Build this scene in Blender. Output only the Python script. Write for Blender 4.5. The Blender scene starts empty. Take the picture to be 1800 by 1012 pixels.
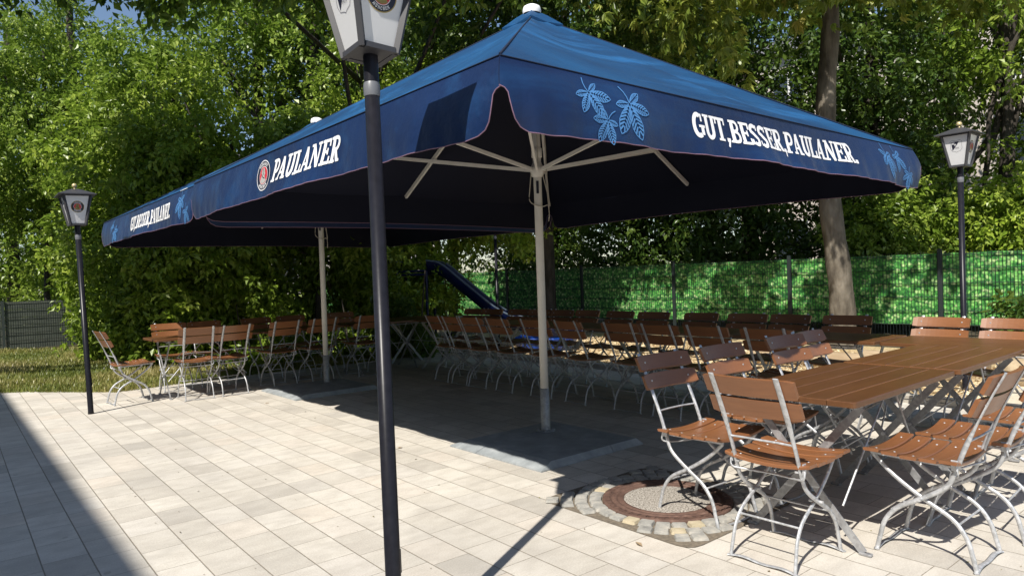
import bpy, math, random
import numpy as np
from mathutils import Vector, Matrix
random.seed(7); RNG = np.random.default_rng(7)
sc = bpy.context.scene
COL = sc.collection
R = math.radians

# ------------------------------------------------------------------ camera
cam_d = bpy.data.cameras.new('camera'); cam = bpy.data.objects.new('camera', cam_d); COL.objects.link(cam)
cam_d.sensor_width = 36.0; cam_d.lens = 1221.55/1800*36; cam_d.clip_end = 600; cam_d.clip_start = 0.05
p_, r_ = 0.0167, -0.0343
F_ = Vector((0, math.cos(p_), -math.sin(p_))); U_ = Vector((0, math.sin(p_), math.cos(p_))); R_ = Vector((1, 0, 0))
X2 = math.cos(r_)*R_ + math.sin(r_)*U_; Y2 = -math.sin(r_)*R_ + math.cos(r_)*U_
cam.matrix_world = Matrix(((X2.x, Y2.x, -F_.x, 0), (X2.y, Y2.y, -F_.y, 0), (X2.z, Y2.z, -F_.z, 1.43), (0, 0, 0, 1)))
sc.camera = cam
# ------------------------------------------------------------------ sky + sun
SUN_EL = R(49.5); SUN_TRAVEL = R(63.5)          # direction in which the light travels over the ground (from +X)
wd = bpy.data.worlds.new('World'); sc.world = wd; wd.use_nodes = True
nt = wd.node_tree; bg = nt.nodes['Background']
sky = nt.nodes.new('ShaderNodeTexSky'); sky.sky_type = 'NISHITA'; sky.sun_disc = False
sky.sun_elevation = SUN_EL
sun_az = SUN_TRAVEL + math.pi                    # where the sun stands
sky.sun_rotation = math.pi/2 - sun_az
sky.air_density = 1.0; sky.dust_density = 0.6; sky.ozone_density = 1.5
nt.links.new(sky.outputs[0], bg.inputs[0]); bg.inputs[1].default_value = 0.10
sd = bpy.data.lights.new('sun', 'SUN'); sd.energy = 5.0; sd.angle = R(0.53); sd.color = (1.0, 0.95, 0.87)
so = bpy.data.objects.new('sun', sd); COL.objects.link(so)
trav = Vector((math.cos(SUN_TRAVEL)*math.cos(SUN_EL), math.sin(SUN_TRAVEL)*math.cos(SUN_EL), -math.sin(SUN_EL)))
so.rotation_euler = trav.to_track_quat('-Z', 'Y').to_euler(); so.location = (0, 0, 20)
sc.view_settings.view_transform = 'Standard'; sc.view_settings.look = 'None'
sc.view_settings.exposure = 0.32; sc.view_settings.gamma = 1
sc.cycles.max_bounces = 8; sc.cycles.transparent_max_bounces = 6
sc.cycles.use_denoising = True

# ------------------------------------------------------------------ grid frame of the terrace
ANG = R(40.0)
NV = np.array([math.cos(ANG), math.sin(ANG)]); MV = np.array([math.sin(ANG), -math.cos(ANG)])
def W(n, m, z=0.0):
    p = n*NV + m*MV
    return Vector((p[0], p[1], z))
YN, YM = ANG, ANG - math.pi/2                    # yaw facing +n / +m

# ------------------------------------------------------------------ materials
def mat(name, base=(0.5, 0.5, 0.5), rough=0.5, metal=0.0, spec=0.5):
    m = bpy.data.materials.new(name); m.use_nodes = True
    b = m.node_tree.nodes['Principled BSDF']
    b.inputs['Base Color'].default_value = (*base, 1); b.inputs['Roughness'].default_value = rough
    b.inputs['Metallic'].default_value = metal; b.inputs['Specular IOR Level'].default_value = spec
    return m
class NT:
    def __init__(s, m): s.t = m.node_tree; s.b = s.t.nodes['Principled BSDF']
    def n(s, k, **kw):
        x = s.t.nodes.new('ShaderNode'+k)
        for a, v in kw.items():
            if a[0] == '_': x.inputs[a[1:].replace('_', ' ')].default_value = v
            else: setattr(x, a, v)
        return x
    def l(s, a, b): s.t.links.new(a, b)
    def math(s, op, a, b=None, c=None):
        x = s.n('Math', operation=op)
        for i, v in enumerate((a, b, c)):
            if v is None: continue
            if isinstance(v, (int, float)): x.inputs[i].default_value = v
            else: s.l(v, x.inputs[i])
        return x.outputs[0]
    def ramp(s, fac, stops):
        x = s.n('ValToRGB'); s.l(fac, x.inputs[0]); e = x.color_ramp.elements
        while len(e) < len(stops): e.new(0.5)
        for q, (p, c) in zip(e, stops): q.position = p; q.color = (*c, 1)
        return x.outputs[0]
    def mix(s, fac, a, b, mode='MIX'):
        x = s.n('Mix', data_type='RGBA', blend_type=mode)
        for i, v in ((0, fac), (6, a), (7, b)):
            if isinstance(v, (int, float)): x.inputs[i].default_value = v
            elif isinstance(v, tuple): x.inputs[i].default_value = (*v, 1)
            else: s.l(v, x.inputs[i])
        return x.outputs[2]
    def noise(s, vec, scale, detail=3, rough=0.5, dims='3D'):
        x = s.n('TexNoise', noise_dimensions=dims); x.inputs['Scale'].default_value = scale
        x.inputs['Detail'].default_value = detail; x.inputs['Roughness'].default_value = rough
        if vec is not None: s.l(vec, x.inputs['Vector'])
        return x.outputs['Fac']
    def bump(s, h, strength=0.3, dist=0.01):
        x = s.n('Bump'); x.inputs['Strength'].default_value = strength; x.inputs['Distance'].default_value = dist
        s.l(h, x.inputs['Height']); s.l(x.outputs[0], s.b.inputs['Normal'])
    def mapping(s, coord='Object', scale=(1, 1, 1), rot=(0, 0, 0), loc=(0, 0, 0)):
        tc = s.n('TexCoord'); mp = s.n('Mapping')
        mp.inputs['Scale'].default_value = scale; mp.inputs['Rotation'].default_value = rot; mp.inputs['Location'].default_value = loc
        s.l(tc.outputs[coord], mp.inputs[0]); return mp.outputs[0]
    def col(s, c): s.l(c, s.b.inputs['Base Color'])
    def rgh(s, c): s.l(c, s.b.inputs['Roughness'])

def m_pavers():
    m = mat('concrete_pavers', rough=0.85, spec=0.25); t = NT(m)
    v = t.mapping('Object', rot=(0, 0, -R(39.16)))
    sp = t.n('SeparateXYZ'); t.l(v, sp.inputs[0]); n, y = sp.outputs[0], sp.outputs[1]
    rn = t.math('DIVIDE', t.math('SUBTRACT', n, 0.122-0.215*200), 0.215)
    row = t.math('FLOOR', rn); fr = t.math('FRACT', rn)
    d1 = t.math('MULTIPLY', t.math('MINIMUM', fr, t.math('SUBTRACT', 1.0, fr)), 0.215)
    wr = t.n('TexWhiteNoise', noise_dimensions='1D'); t.l(row, wr.inputs['W'])
    LP_ = 0.3225
    u = t.math('ADD', t.math('DIVIDE', t.math('ADD', y, 200.0), LP_), t.math('MULTIPLY', t.math('FLOOR', t.math('MULTIPLY', wr.outputs[0], 6.0)), 0.16667))
    cl = t.math('FLOOR', u); fu = t.math('FRACT', u)
    wc = t.n('CombineXYZ'); t.l(row, wc.inputs[0]); t.l(cl, wc.inputs[1])
    vo = t.n('TexWhiteNoise', noise_dimensions='2D'); t.l(wc.outputs[0], vo.inputs['Vector'])
    d2 = t.math('MULTIPLY', t.math('MINIMUM', fu, t.math('SUBTRACT', 1.0, fu)), LP_)
    wob = t.math('MULTIPLY', t.math('SUBTRACT', t.noise(v, 60, 2), 0.5), 0.004)
    d = t.math('ADD', t.math('MINIMUM', t.math('SUBTRACT', d1, 0.0004), t.math('ADD', d2, 0.0008)), wob)
    joint = t.n('MapRange', interpolation_type='SMOOTHSTEP'); joint.inputs['From Min'].default_value = 0.0012; joint.inputs['From Max'].default_value = 0.0042
    t.l(d, joint.inputs['Value']); j = joint.outputs[0]
    cell = t.n('SeparateColor'); t.l(vo.outputs['Color'], cell.inputs[0])
    base = t.ramp(cell.outputs[0], [(0.0, (0.45, 0.425, 0.385)), (0.15, (0.55, 0.515, 0.46)), (0.4, (0.60, 0.56, 0.50)), (0.6, (0.65, 0.61, 0.545)), (0.8, (0.60, 0.565, 0.515)), (0.93, (0.64, 0.575, 0.50)), (1.0, (0.52, 0.495, 0.455))])
    # cloudy streaks along the short side of each stone
    off = t.n('CombineXYZ'); t.l(t.math('MULTIPLY', cell.outputs[1], 40.0), off.inputs[0]); t.l(t.math('MULTIPLY', row, 3.1), off.inputs[2])
    va = t.n('VectorMath', operation='ADD'); t.l(v, va.inputs[0]); t.l(off.outputs[0], va.inputs[1])
    sc_ = t.n('VectorMath', operation='MULTIPLY'); t.l(va.outputs[0], sc_.inputs[0]); sc_.inputs[1].default_value = (2.4, 4.6, 1.0)
    st = t.noise(sc_.outputs[0], 2.2, 5, 0.62)
    c = t.mix(t.math('MULTIPLY', t.math('SUBTRACT', 0.56, st), 1.7), base, (0.40, 0.37, 0.33))
    c = t.mix(t.math('MULTIPLY', t.math('SUBTRACT', st, 0.5), 1.2), c, (0.68, 0.645, 0.59))
    fine = t.noise(v, 120, 4, 0.75)
    c = t.mix(0.34, c, t.ramp(fine, [(0.3, (0.25, 0.24, 0.22)), (0.7, (0.9, 0.86, 0.78))]), 'OVERLAY')
    big = t.noise(v, 0.55, 4, 0.6)
    c = t.mix(t.math('MULTIPLY', t.math('SUBTRACT', 0.56, big), 1.5), c, (0.32, 0.30, 0.27))
    spots = t.n('TexVoronoi'); spots.inputs['Scale'].default_value = 2.3; t.l(v, spots.inputs['Vector'])
    sm = t.math('LESS_THAN', t.math('ADD', spots.outputs['Distance'], t.math('MULTIPLY', t.noise(v, 18, 3), 0.10)), 0.085)
    c = t.mix(t.math('MULTIPLY', sm, 0.35), c, (0.20, 0.17, 0.13))
    mid = t.noise(v, 3.2, 5, 0.65)
    c = t.mix(t.math('MULTIPLY', t.math('SUBTRACT', 0.50, mid), 1.6), c, (0.36, 0.33, 0.29))
    c = t.mix(j, (0.25, 0.22, 0.175), c)
    t.col(c)
    h = t.math('ADD', t.math('MULTIPLY', j, 1.0), t.math('MULTIPLY', t.noise(v, 90, 4, 0.6), 0.25))
    t.bump(h, 0.5, 0.004)
    return m
M_PAVE = m_pavers()
def m_noise(name, stops, scale, rough=0.9, detail=4, bump=0.0, bscale=None, dist=0.01, metal=0, spec=0.3, coord='Object', mscale=(1, 1, 1)):
    m = mat(name, rough=rough, metal=metal, spec=spec); t = NT(m); v = t.mapping(coord, scale=mscale)
    t.col(t.ramp(t.noise(v, scale, detail, 0.6), stops))
    if bump: t.bump(t.noise(v, bscale or scale*2, 3), bump, dist)
    return m
M_SOIL = m_noise('bare_soil', [(0.3, (0.05, 0.045, 0.03)), (0.7, (0.10, 0.085, 0.055))], 3, bump=0.4)
M_GRASSG = m_noise('dry_grass_ground', [(0.3, (0.08, 0.10, 0.03)), (0.55, (0.17, 0.16, 0.06)), (0.75, (0.26, 0.21, 0.10))], 2.2, bump=0.8, bscale=40, dist=0.03)
M_CHIPG = m_noise('wood_chip_ground', [(0.3, (0.30, 0.20, 0.10)), (0.5, (0.58, 0.44, 0.24)), (0.7, (0.72, 0.60, 0.38))], 26, bump=1.0, bscale=45, dist=0.03)
M_SAND = m_noise('pale_sand', [(0.3, (0.52, 0.44, 0.32)), (0.7, (0.72, 0.64, 0.50))], 7, bump=0.5, bscale=60)
M_KERB = m_noise('kerb_concrete', [(0.3, (0.34, 0.31, 0.27)), (0.7, (0.48, 0.45, 0.39))], 9, bump=0.3, bscale=80, dist=0.004)
M_COBBLE = m_noise('granite_setts', [(0.25, (0.22, 0.215, 0.20)), (0.5, (0.35, 0.34, 0.31)), (0.72, (0.50, 0.465, 0.40))], 13, bump=0.5, bscale=70, dist=0.006)
M_COBBLEY = m_noise('yellow_granite_setts', [(0.3, (0.42, 0.36, 0.24)), (0.7, (0.56, 0.48, 0.34))], 15, bump=0.5, bscale=70, dist=0.006)
M_JOINT = m_noise('sandy_joint', [(0.3, (0.13, 0.11, 0.085)), (0.7, (0.24, 0.20, 0.15))], 40, bump=0.4)
M_RUST = m_noise('rusty_cast_iron', [(0.3, (0.085, 0.05, 0.04)), (0.6, (0.155, 0.092, 0.07)), (0.8, (0.23, 0.155, 0.125))], 22, rough=0.75, bump=0.5, bscale=60, dist=0.004)
M_AGG = m_noise('exposed_aggregate', [(0.35, (0.12, 0.105, 0.09)), (0.5, (0.34, 0.31, 0.27)), (0.68, (0.56, 0.52, 0.46))], 95, detail=2, bump=0.5, bscale=130, dist=0.003)
M_SLATE = m_noise('grey_slab', [(0.3, (0.24, 0.26, 0.27)), (0.55, (0.33, 0.355, 0.365)), (0.75, (0.45, 0.47, 0.475))], 7, rough=0.55, detail=7, bump=0.35, bscale=30, dist=0.004, spec=0.5)
def m_wood(name, a, b, rough=0.38, sc_=(2, 26, 26), coat=0.2):
    m = mat(name, rough=rough, spec=0.5); t = NT(m); v = t.mapping('Object', scale=sc_)
    g = t.noise(v, 1.6, 6, 0.65)
    v2 = t.mapping('Object'); big = t.noise(v2, 3.0, 3)
    c = t.ramp(g, [(0.3, a), (0.7, b)])
    c = t.mix(t.math('MULTIPLY', t.math('SUBTRACT', big, 0.45), 1.2), c, tuple(x*0.72 for x in a))
    oi = t.n('ObjectInfo'); c = t.mix(t.math('MULTIPLY', oi.outputs['Random'], 0.38), c, tuple(x*0.55 for x in a))
    t.col(c); t.bump(g, 0.12, 0.002)
    t.rgh(t.math('ADD', rough-0.08, t.math('MULTIPLY', big, 0.2)))
    t.b.inputs['Coat Weight'].default_value = coat; t.b.inputs['Coat Roughness'].default_value = 0.25
    return m
M_SLAT = m_wood('brown_varnished_slat', (0.235, 0.094, 0.038), (0.315, 0.132, 0.054), sc_=(26, 2, 26))
M_TOP = m_wood('brown_table_planks', (0.128, 0.053, 0.019), (0.185, 0.079, 0.029), rough=0.36, sc_=(2, 26, 26))
M_GROOVE = mat('plank_groove', (0.50, 0.22, 0.07), 0.5)
def m_galv(name, a, b, rough=0.42, metal=0.55):
    m = mat(name, rough=rough, metal=metal); t = NT(m); v = t.mapping('Object')
    vo = t.n('TexVoronoi'); vo.inputs['Scale'].default_value = 60; t.l(v, vo.inputs['Vector'])
    sp = t.n('SeparateColor'); t.l(vo.outputs['Color'], sp.inputs[0])
    f = t.math('ADD', t.math('MULTIPLY', sp.outputs[0], 0.35), t.math('MULTIPLY', t.noise(v, 14, 4, 0.6), 0.75))
    t.col(t.ramp(f, [(0.3, a), (0.75, b)])); t.rgh(t.math('ADD', rough-0.1, t.math('MULTIPLY', f, 0.25)))
    return m
M_GALV = m_galv('galvanised_steel', (0.40, 0.41, 0.42), (0.64, 0.65, 0.67), metal=0.45)
M_STEEL = m_galv('grey_table_steel', (0.26, 0.26, 0.27), (0.42, 0.425, 0.43), metal=.35)
M_BEIGE = m_noise('beige_painted_pole', [(0.3, (0.70, 0.67, 0.61)), (0.7, (0.78, 0.75, 0.69))], 9, rough=0.45, spec=0.4)
M_SLEEVE = m_galv('galvanised_sleeve', (0.26, 0.27, 0.28), (0.42, 0.43, 0.44), metal=0.4)
M_BLACK = m_noise('black_lamp_paint', [(0.3, (0.012, 0.012, 0.016)), (0.7, (0.018, 0.018, 0.024))], 30, rough=0.32, spec=0.2, bump=0.08, bscale=60, dist=0.002)
M_LGREY = mat('lantern_grey_paint', (0.05, 0.05, 0.056), 0.5)
M_COLLAR = mat('collar_grey_paint', (0.16, 0.165, 0.18), 0.4)
M_LWHITE = m_noise('white_lantern_panel', [(0.3, (0.86, 0.86, 0.86)), (0.7, (0.90, 0.90, 0.90))], 5, rough=0.3, spec=0.5)
_t = NT(M_LWHITE); _tr = _t.n('BsdfTranslucent'); _tr.inputs[0].default_value = (.88, .88, .9, 1); _mx = _t.n('MixShader'); _mx.inputs[0].default_value = 0.33
_t.l(_t.b.outputs[0], _mx.inputs[1]); _t.l(_tr.outputs[0], _mx.inputs[2]); _t.l(_mx.outputs[0], _t.t.nodes['Material Output'].inputs['Surface'])
M_BRASS = mat('pale_brass_ball', (0.62, 0.50, 0.26), 0.35, 0.3)
M_WHITE = mat('white_print', (0.86, 0.86, 0.86), 0.6)
M_INK = mat('dark_navy_print', (0.012, 0.013, 0.03), 0.5)
M_LINE = mat('grey_print_line', (0.10, 0.10, 0.13), 0.5)
M_GOLD = mat('gold_print', (0.42, 0.31, 0.10), 0.5)
M_RED = mat('red_print', (0.55, 0.02, 0.035), 0.5)
M_SILV = mat('silver_print', (0.42, 0.41, 0.38), 0.5)
M_OLIVE = mat('olive_print', (0.25, 0.20, 0.055), 0.5)
M_LEAFP = mat('light_blue_print', (0.075, 0.23, 0.50), 0.6)
M_PIPING = mat('pink_grey_piping', (0.26, 0.15, 0.22), 0.7)
def m_cloth(name, a, b, streak, rough=0.55):
    m = mat(name, rough=rough, spec=0.35); t = NT(m); v = t.mapping('Object')
    g = t.noise(v, 0.9, 3, 0.5)
    c = t.ramp(g, [(0.32, a), (0.68, b)])
    vs = t.mapping('Object', scale=(0.35, 2.6, 2.6), rot=(0, 0, R(28)))
    s_ = t.noise(vs, 1.5, 5, 0.62)
    c = t.mix(t.math('MULTIPLY', t.math('GREATER_THAN', s_, 0.5), t.math('MULTIPLY', t.math('SUBTRACT', s_, 0.5), streak)), c, (0.02, 0.15, 0.38))
    t.col(c)
    w = t.noise(t.mapping('Object'), 900, 1)
    cr = t.noise(t.mapping('Object', scale=(1.5, 1.5, 1.5)), 2.1, 4, 0.55)
    t.bump(t.math('ADD', t.math('MULTIPLY', w, 0.02), t.math('MULTIPLY', cr, 1.0)), 0.55, 0.04)
    t.b.inputs['Sheen Weight'].default_value = 0.04; t.b.inputs['Sheen Roughness'].default_value = 0.4
    return m
M_CANOPY = m_cloth('blue_canopy_cloth', (0.003, 0.036, 0.108), (0.005, 0.070, 0.188), 3.2)
M_VAL = m_cloth('navy_valance_cloth', (0.004, 0.013, 0.052), (0.006, 0.027, 0.098), 0.8, 0.45)
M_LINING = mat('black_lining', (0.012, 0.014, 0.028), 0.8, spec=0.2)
M_SEAM = mat('seam_thread', (0.003, 0.012, 0.04), 0.8)
M_ROPE = mat('beige_rope', (0.5, 0.46, 0.38), 0.8)
M_BARK = m_noise('grey_brown_bark', [(0.3, (0.05, 0.04, 0.03)), (0.5, (0.14, 0.12, 0.092)), (0.72, (0.25, 0.22, 0.175))], 5, bump=1.0, bscale=14, dist=0.03, mscale=(1, 1, 0.35))
M_DBARK = m_noise('dark_bark', [(0.3, (0.03, 0.025, 0.02)), (0.7, (0.10, 0.085, 0.07))], 6, bump=1.0, bscale=16, dist=0.03, mscale=(1, 1, 0.3))
def m_leaf(name, stops, trans=(0.22, 0.34, 0.045), mixf=0.35, rough=0.36):
    m = mat(name, rough=rough, spec=0.4); t = NT(m)
    at = t.n('Attribute', attribute_name='rnd')
    c = t.ramp(at.outputs['Fac'], stops); t.col(c)
    tr = t.n('BsdfTranslucent'); t.l(t.mix(0.75, c, trans), tr.inputs[0])
    mx = t.n('MixShader'); mx.inputs[0].default_value = mixf
    t.l(t.b.outputs[0], mx.inputs[1]); t.l(tr.outputs[0], mx.inputs[2])
    t.l(mx.outputs[0], t.t.nodes['Material Output'].inputs['Surface'])
    return m
M_LEAF = m_leaf('mid_green_leaves', [(0.0, (0.07, 0.13, 0.013)), (0.5, (0.22, 0.32, 0.036)), (1.0, (0.42, 0.50, 0.10))])
M_LEAFB = m_leaf('bright_green_leaves', [(0.0, (0.10, 0.18, 0.014)), (0.5, (0.29, 0.40, 0.04)), (1.0, (0.48, 0.56, 0.10))])
M_LEAFD = m_leaf('dark_green_leaves', [(0.0, (0.022, 0.055, 0.01)), (0.5, (0.066, 0.122, 0.02)), (1.0, (0.16, 0.225, 0.04))], mixf=0.28)
M_LEAFC = m_leaf('chestnut_leaves', [(0.0, (0.05, 0.09, 0.015)), (0.6, (0.23, 0.30, 0.045)), (0.88, (0.44, 0.46, 0.10)), (1.0, (0.34, 0.16, 0.05))], trans=(0.42, 0.48, 0.07))
M_BLADE = m_leaf('grass_blades', [(0.0, (0.06, 0.10, 0.015)), (0.4, (0.19, 0.23, 0.05)), (0.7, (0.38, 0.34, 0.12)), (1.0, (0.56, 0.47, 0.24))], trans=(0.3, 0.32, 0.08), mixf=0.3)
M_CHIP = m_leaf('wood_chips', [(0.0, (0.34, 0.23, 0.11)), (0.5, (0.66, 0.51, 0.30)), (1.0, (0.82, 0.72, 0.52))], trans=(0.3, 0.2, 0.1), mixf=0.02, rough=0.8)
M_FENCE = mat('dark_green_fence_steel', (0.016, 0.024, 0.024), 0.5)
M_FENCEG = mat('green_grey_fence_steel', (0.05, 0.065, 0.06), 0.5)
def m_ivy():
    m = mat('ivy_print_screen', rough=0.55, spec=0.3); t = NT(m); v = t.mapping('Object')
    vo = t.n('TexVoronoi'); vo.inputs['Scale'].default_value = 20; vo.inputs['Randomness'].default_value = 1; t.l(v, vo.inputs['Vector'])
    sp = t.n('SeparateColor'); t.l(vo.outputs['Color'], sp.inputs[0])
    c = t.ramp(sp.outputs[0], [(0.0, (0.05, 0.25, 0.04)), (0.4, (0.13, 0.50, 0.09)), (0.75, (0.36, 0.78, 0.20)), (1.0, (0.70, 0.90, 0.42))])
    e = t.math('MULTIPLY', t.math('POWER', vo.outputs['Distance'], 1.3), 1.15)
    c = t.mix(e, c, (0.008, 0.06, 0.02))
    c = t.mix(t.math('MULTIPLY', t.math('GREATER_THAN', t.noise(v, 9, 3), 0.56), 0.6), c, (0.015, 0.10, 0.03))
    t.col(c); return m
M_IVY = m_ivy()
M_STRIP = m_noise('green_grey_privacy_strip', [(0.3, (0.09, 0.105, 0.085)), (0.7, (0.17, 0.19, 0.155))], 3, rough=0.6, mscale=(1, 1, 4))
M_BLUE = m_noise('blue_slide_plastic', [(0.3, (0.002, 0.006, 0.035)), (0.7, (0.003, 0.009, 0.055))], 3, rough=0.35)
M_BLUEL = mat('bright_blue_plastic', (0.005, 0.045, 0.27), 0.4)
M_PALERAIL = mat('pale_blue_rail', (0.07, 0.095, 0.13), 0.4)
M_LOG = m_wood('weathered_log', (0.30, 0.21, 0.12), (0.48, 0.37, 0.24), rough=0.8, sc_=(2, 20, 20), coat=0.0)
M_ROCK = m_noise('sandstone_block', [(0.3, (0.30, 0.22, 0.13)), (0.6, (0.48, 0.38, 0.25)), (0.8, (0.60, 0.50, 0.36))], 4, bump=0.7, bscale=14, dist=0.02)
def m_brick():
    m = mat('red_brick_wall', rough=0.9); t = NT(m)
    v = t.mapping('Generated', scale=(60, 60, 40)); b = t.n('TexBrick'); b.inputs['Scale'].default_value = 1
    b.inputs['Color1'].default_value = (0.36, 0.19, 0.14, 1); b.inputs['Color2'].default_value = (0.44, 0.26, 0.20, 1); b.inputs['Mortar'].default_value = (0.5, 0.45, 0.4, 1)
    b.inputs['Brick Width'].default_value = 1.0; b.inputs['Row Height'].default_value = 0.4; b.inputs['Mortar Size'].default_value = 0.03
    t.l(v, b.inputs['Vector']); t.col(b.outputs['Color']); return m
M_BRICK = m_brick()
M_PLASTER = m_noise('cream_plaster', [(0.3, (0.62, 0.59, 0.52)), (0.7, (0.72, 0.69, 0.62))], 2)
M_ROOF = m_noise('grey_roof', [(0.3, (0.10, 0.10, 0.11)), (0.7, (0.17, 0.165, 0.17))], 6)
M_GLASS = mat('dark_window_glass', (0.03, 0.04, 0.05), 0.08, spec=0.6)
M_TRIM = mat('white_trim', (0.7, 0.7, 0.68), 0.5)
M_POLE = mat('grey_post_paint', (0.19, 0.21, 0.23), 0.4, 0.3)

# ------------------------------------------------------------------ mesh helpers
class MB:
    def __init__(s): s.v = []; s.f = []; s.mi = []; s.sm = []
    def add(s, vs, fs, mi=0, smooth=False):
        k = len(s.v); s.v += [tuple(q) for q in vs]
        s.f += [tuple(i+k for i in f) for f in fs]; s.mi += [mi]*len(fs); s.sm += [smooth]*len(fs)
    def box(s, c, sz, mi=0, rot=None, bev=0.0):
        x, y, z = (q/2 for q in sz)
        if bev <= 0:
            vs = [Vector((i*x, j*y, k*z)) for i in (-1, 1) for j in (-1, 1) for k in (-1, 1)]
            fs = [(0, 1, 3, 2), (4, 6, 7, 5), (0, 4, 5, 1), (2, 3, 7, 6), (0, 2, 6, 4), (1, 5, 7, 3)]
        else:
            b = min(bev, x*.9, y*.9, z*.9); vs = []; idx = {}
            for i in (-1, 1):
                for j in (-1, 1):
                    for k in (-1, 1):
                        for a in range(3):
                            q = [i*(x-b), j*(y-b), k*(z-b)]; q[a] = (i*x, j*y, k*z)[a]
                            idx[(i, j, k, a)] = len(vs); vs.append(Vector(q))
            fs = []
            for a in range(3):
                o = [q for q in range(3) if q != a]
                for sgn in (-1, 1):
                    ring = []
                    for p, q in ((-1, -1), (1, -1), (1, 1), (-1, 1)):
                        t = [0, 0, 0]; t[a] = sgn; t[o[0]] = p; t[o[1]] = q; ring.append(idx[(*t, a)])
                    if (sgn > 0) ^ (a == 1): fs.append(tuple(ring))
                    else: fs.append(tuple(ring[::-1]))
            for a in range(3):           # edges running along axis a
                o = [q for q in range(3) if q != a]
                for p in (-1, 1):
                    for q in (-1, 1):
                        t0 = [0]*3; t1 = [0]*3; t0[a] = -1; t1[a] = 1
                        for t in (t0, t1): t[o[0]] = p; t[o[1]] = q
                        r = (idx[(*t0, o[0])], idx[(*t1, o[0])], idx[(*t1, o[1])], idx[(*t0, o[1])])
                        nrm = (vs[r[1]]-vs[r[0]]).cross(vs[r[2]]-vs[r[0]])
                        fs.append(r if nrm.dot(sum((vs[w] for w in r), Vector())) > 0 else r[::-1])
            for i in (-1, 1):
                for j in (-1, 1):
                    for k in (-1, 1):
                        r = (idx[(i, j, k, 0)], idx[(i, j, k, 1)], idx[(i, j, k, 2)])
                        fs.append(r if i*j*k > 0 else r[::-1])
        c = Vector(c)
        s.add([(rot @ q if rot else q) + c for q in vs], fs, mi)
    def tube(s, path, rx, ry=None, n=8, ref=(0, 0, 1), mi=0, square=False, caps=True, smooth=True):
        P = [Vector(q) for q in path]; ry = rx if ry is None else ry; ref = Vector(ref); k0 = []
        N = len(P); rings = []
        for i in range(N):
            t = (P[min(i+1, N-1)] - P[max(i-1, 0)]).normalized()
            b = t.cross(ref)
            if b.length < 1e-4: b = t.cross(Vector((1, 0, 0)))
            b.normalize(); c = b.cross(t)
            ax = rx[i] if isinstance(rx, (list, tuple)) else rx; ay = ry[i] if isinstance(ry, (list, tuple)) else ry
            if square: offs = [(-1, -1), (1, -1), (1, 1), (-1, 1)]
            else: offs = [(math.cos(2*math.pi*q/n), math.sin(2*math.pi*q/n)) for q in range(n)]
            rings.append([P[i] + b*ax*u + c*ay*w for u, w in offs])
        m_ = len(rings[0]); vs = [q for r in rings for q in r]; fs = []
        for i in range(N-1):
            for j in range(m_):
                a, b = i*m_+j, i*m_+(j+1) % m_; fs.append((a, b, b+m_, a+m_))
        s.add(vs, fs, mi, smooth and not square)
        if caps:
            s.add(rings[0], [tuple(range(m_))[::-1]], mi); s.add(rings[-1], [tuple(range(m_))], mi)
    def lathe(s, prof, n=24, c=(0, 0, 0), mi=0, smooth=True):
        c = Vector(c); vs = []; fs = []
        for r, z in prof:
            for j in range(n):
                a = 2*math.pi*j/n; vs.append(c + Vector((r*math.cos(a), r*math.sin(a), z)))
        for i in range(len(prof)-1):
            for j in range(n):
                a, b = i*n+j, i*n+(j+1) % n; fs.append((a, b, b+n, a+n))
        s.add(vs, fs, mi, smooth)
    def quad(s, a, b, c, d, mi=0): s.add([a, b, c, d], [(0, 1, 2, 3)], mi)
    def build(s, name, mats, parent=None, loc=None, rotz=0):
        me = bpy.data.meshes.new(name); me.from_pydata(s.v, [], s.f)
        if not isinstance(mats, (list, tuple)): mats = [mats]
        for m in mats: me.materials.append(m)
        me.polygons.foreach_set('material_index', s.mi); me.polygons.foreach_set('use_smooth', s.sm); me.update()
        o = bpy.data.objects.new(name, me); COL.objects.link(o)
        if parent: o.parent = parent
        if loc is not None: o.location = loc
        if rotz: o.rotation_euler.z = rotz
        return o
def catmull(pts, k=5):
    P = [Vector(p) for p in pts]; P = [P[0]*2-P[1]] + P + [P[-1]*2-P[-2]]; out = []
    for i in range(1, len(P)-2):
        for j in range(k):
            t = j/k; a, b, c, d = P[i-1:i+3]
            out.append(0.5*((2*b)+(c-a)*t+(2*a-5*b+4*c-d)*t*t+(3*b-a-3*c+d)*t**3))
    out.append(P[-2]); return out
def npmesh(name, V, Fq, mats, parent=None, attr=None, per=4, smooth=False):
    """V (k,3); Fq (f,per) index array; attr per vertex float"""
    me = bpy.data.meshes.new(name); nv, nf = len(V), len(Fq)
    me.vertices.add(nv); me.vertices.foreach_set('co', np.ascontiguousarray(V, dtype=np.float32).ravel())
    me.loops.add(nf*per); me.loops.foreach_set('vertex_index', np.ascontiguousarray(Fq, dtype=np.int32).ravel())
    me.polygons.add(nf); me.polygons.foreach_set('loop_start', np.arange(0, nf*per, per, dtype=np.int32))
    me.polygons.foreach_set('use_smooth', np.full(nf, smooth))
    me.update(calc_edges=True)
    if attr is not None:
        a = me.attributes.new('rnd', 'FLOAT', 'POINT'); a.data.foreach_set('value', np.ascontiguousarray(attr, dtype=np.float32))
    for m in (mats if isinstance(mats, (list, tuple)) else [mats]): me.materials.append(m)
    o = bpy.data.objects.new(name, me); COL.objects.link(o)
    if parent: o.parent = parent
    return o
def tag(o, label=None, cat=None, group=None, kind=None):
    if label: o['label'] = label
    if cat: o['category'] = cat
    if group: o['group'] = group
    if kind: o['kind'] = kind
    return o
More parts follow.
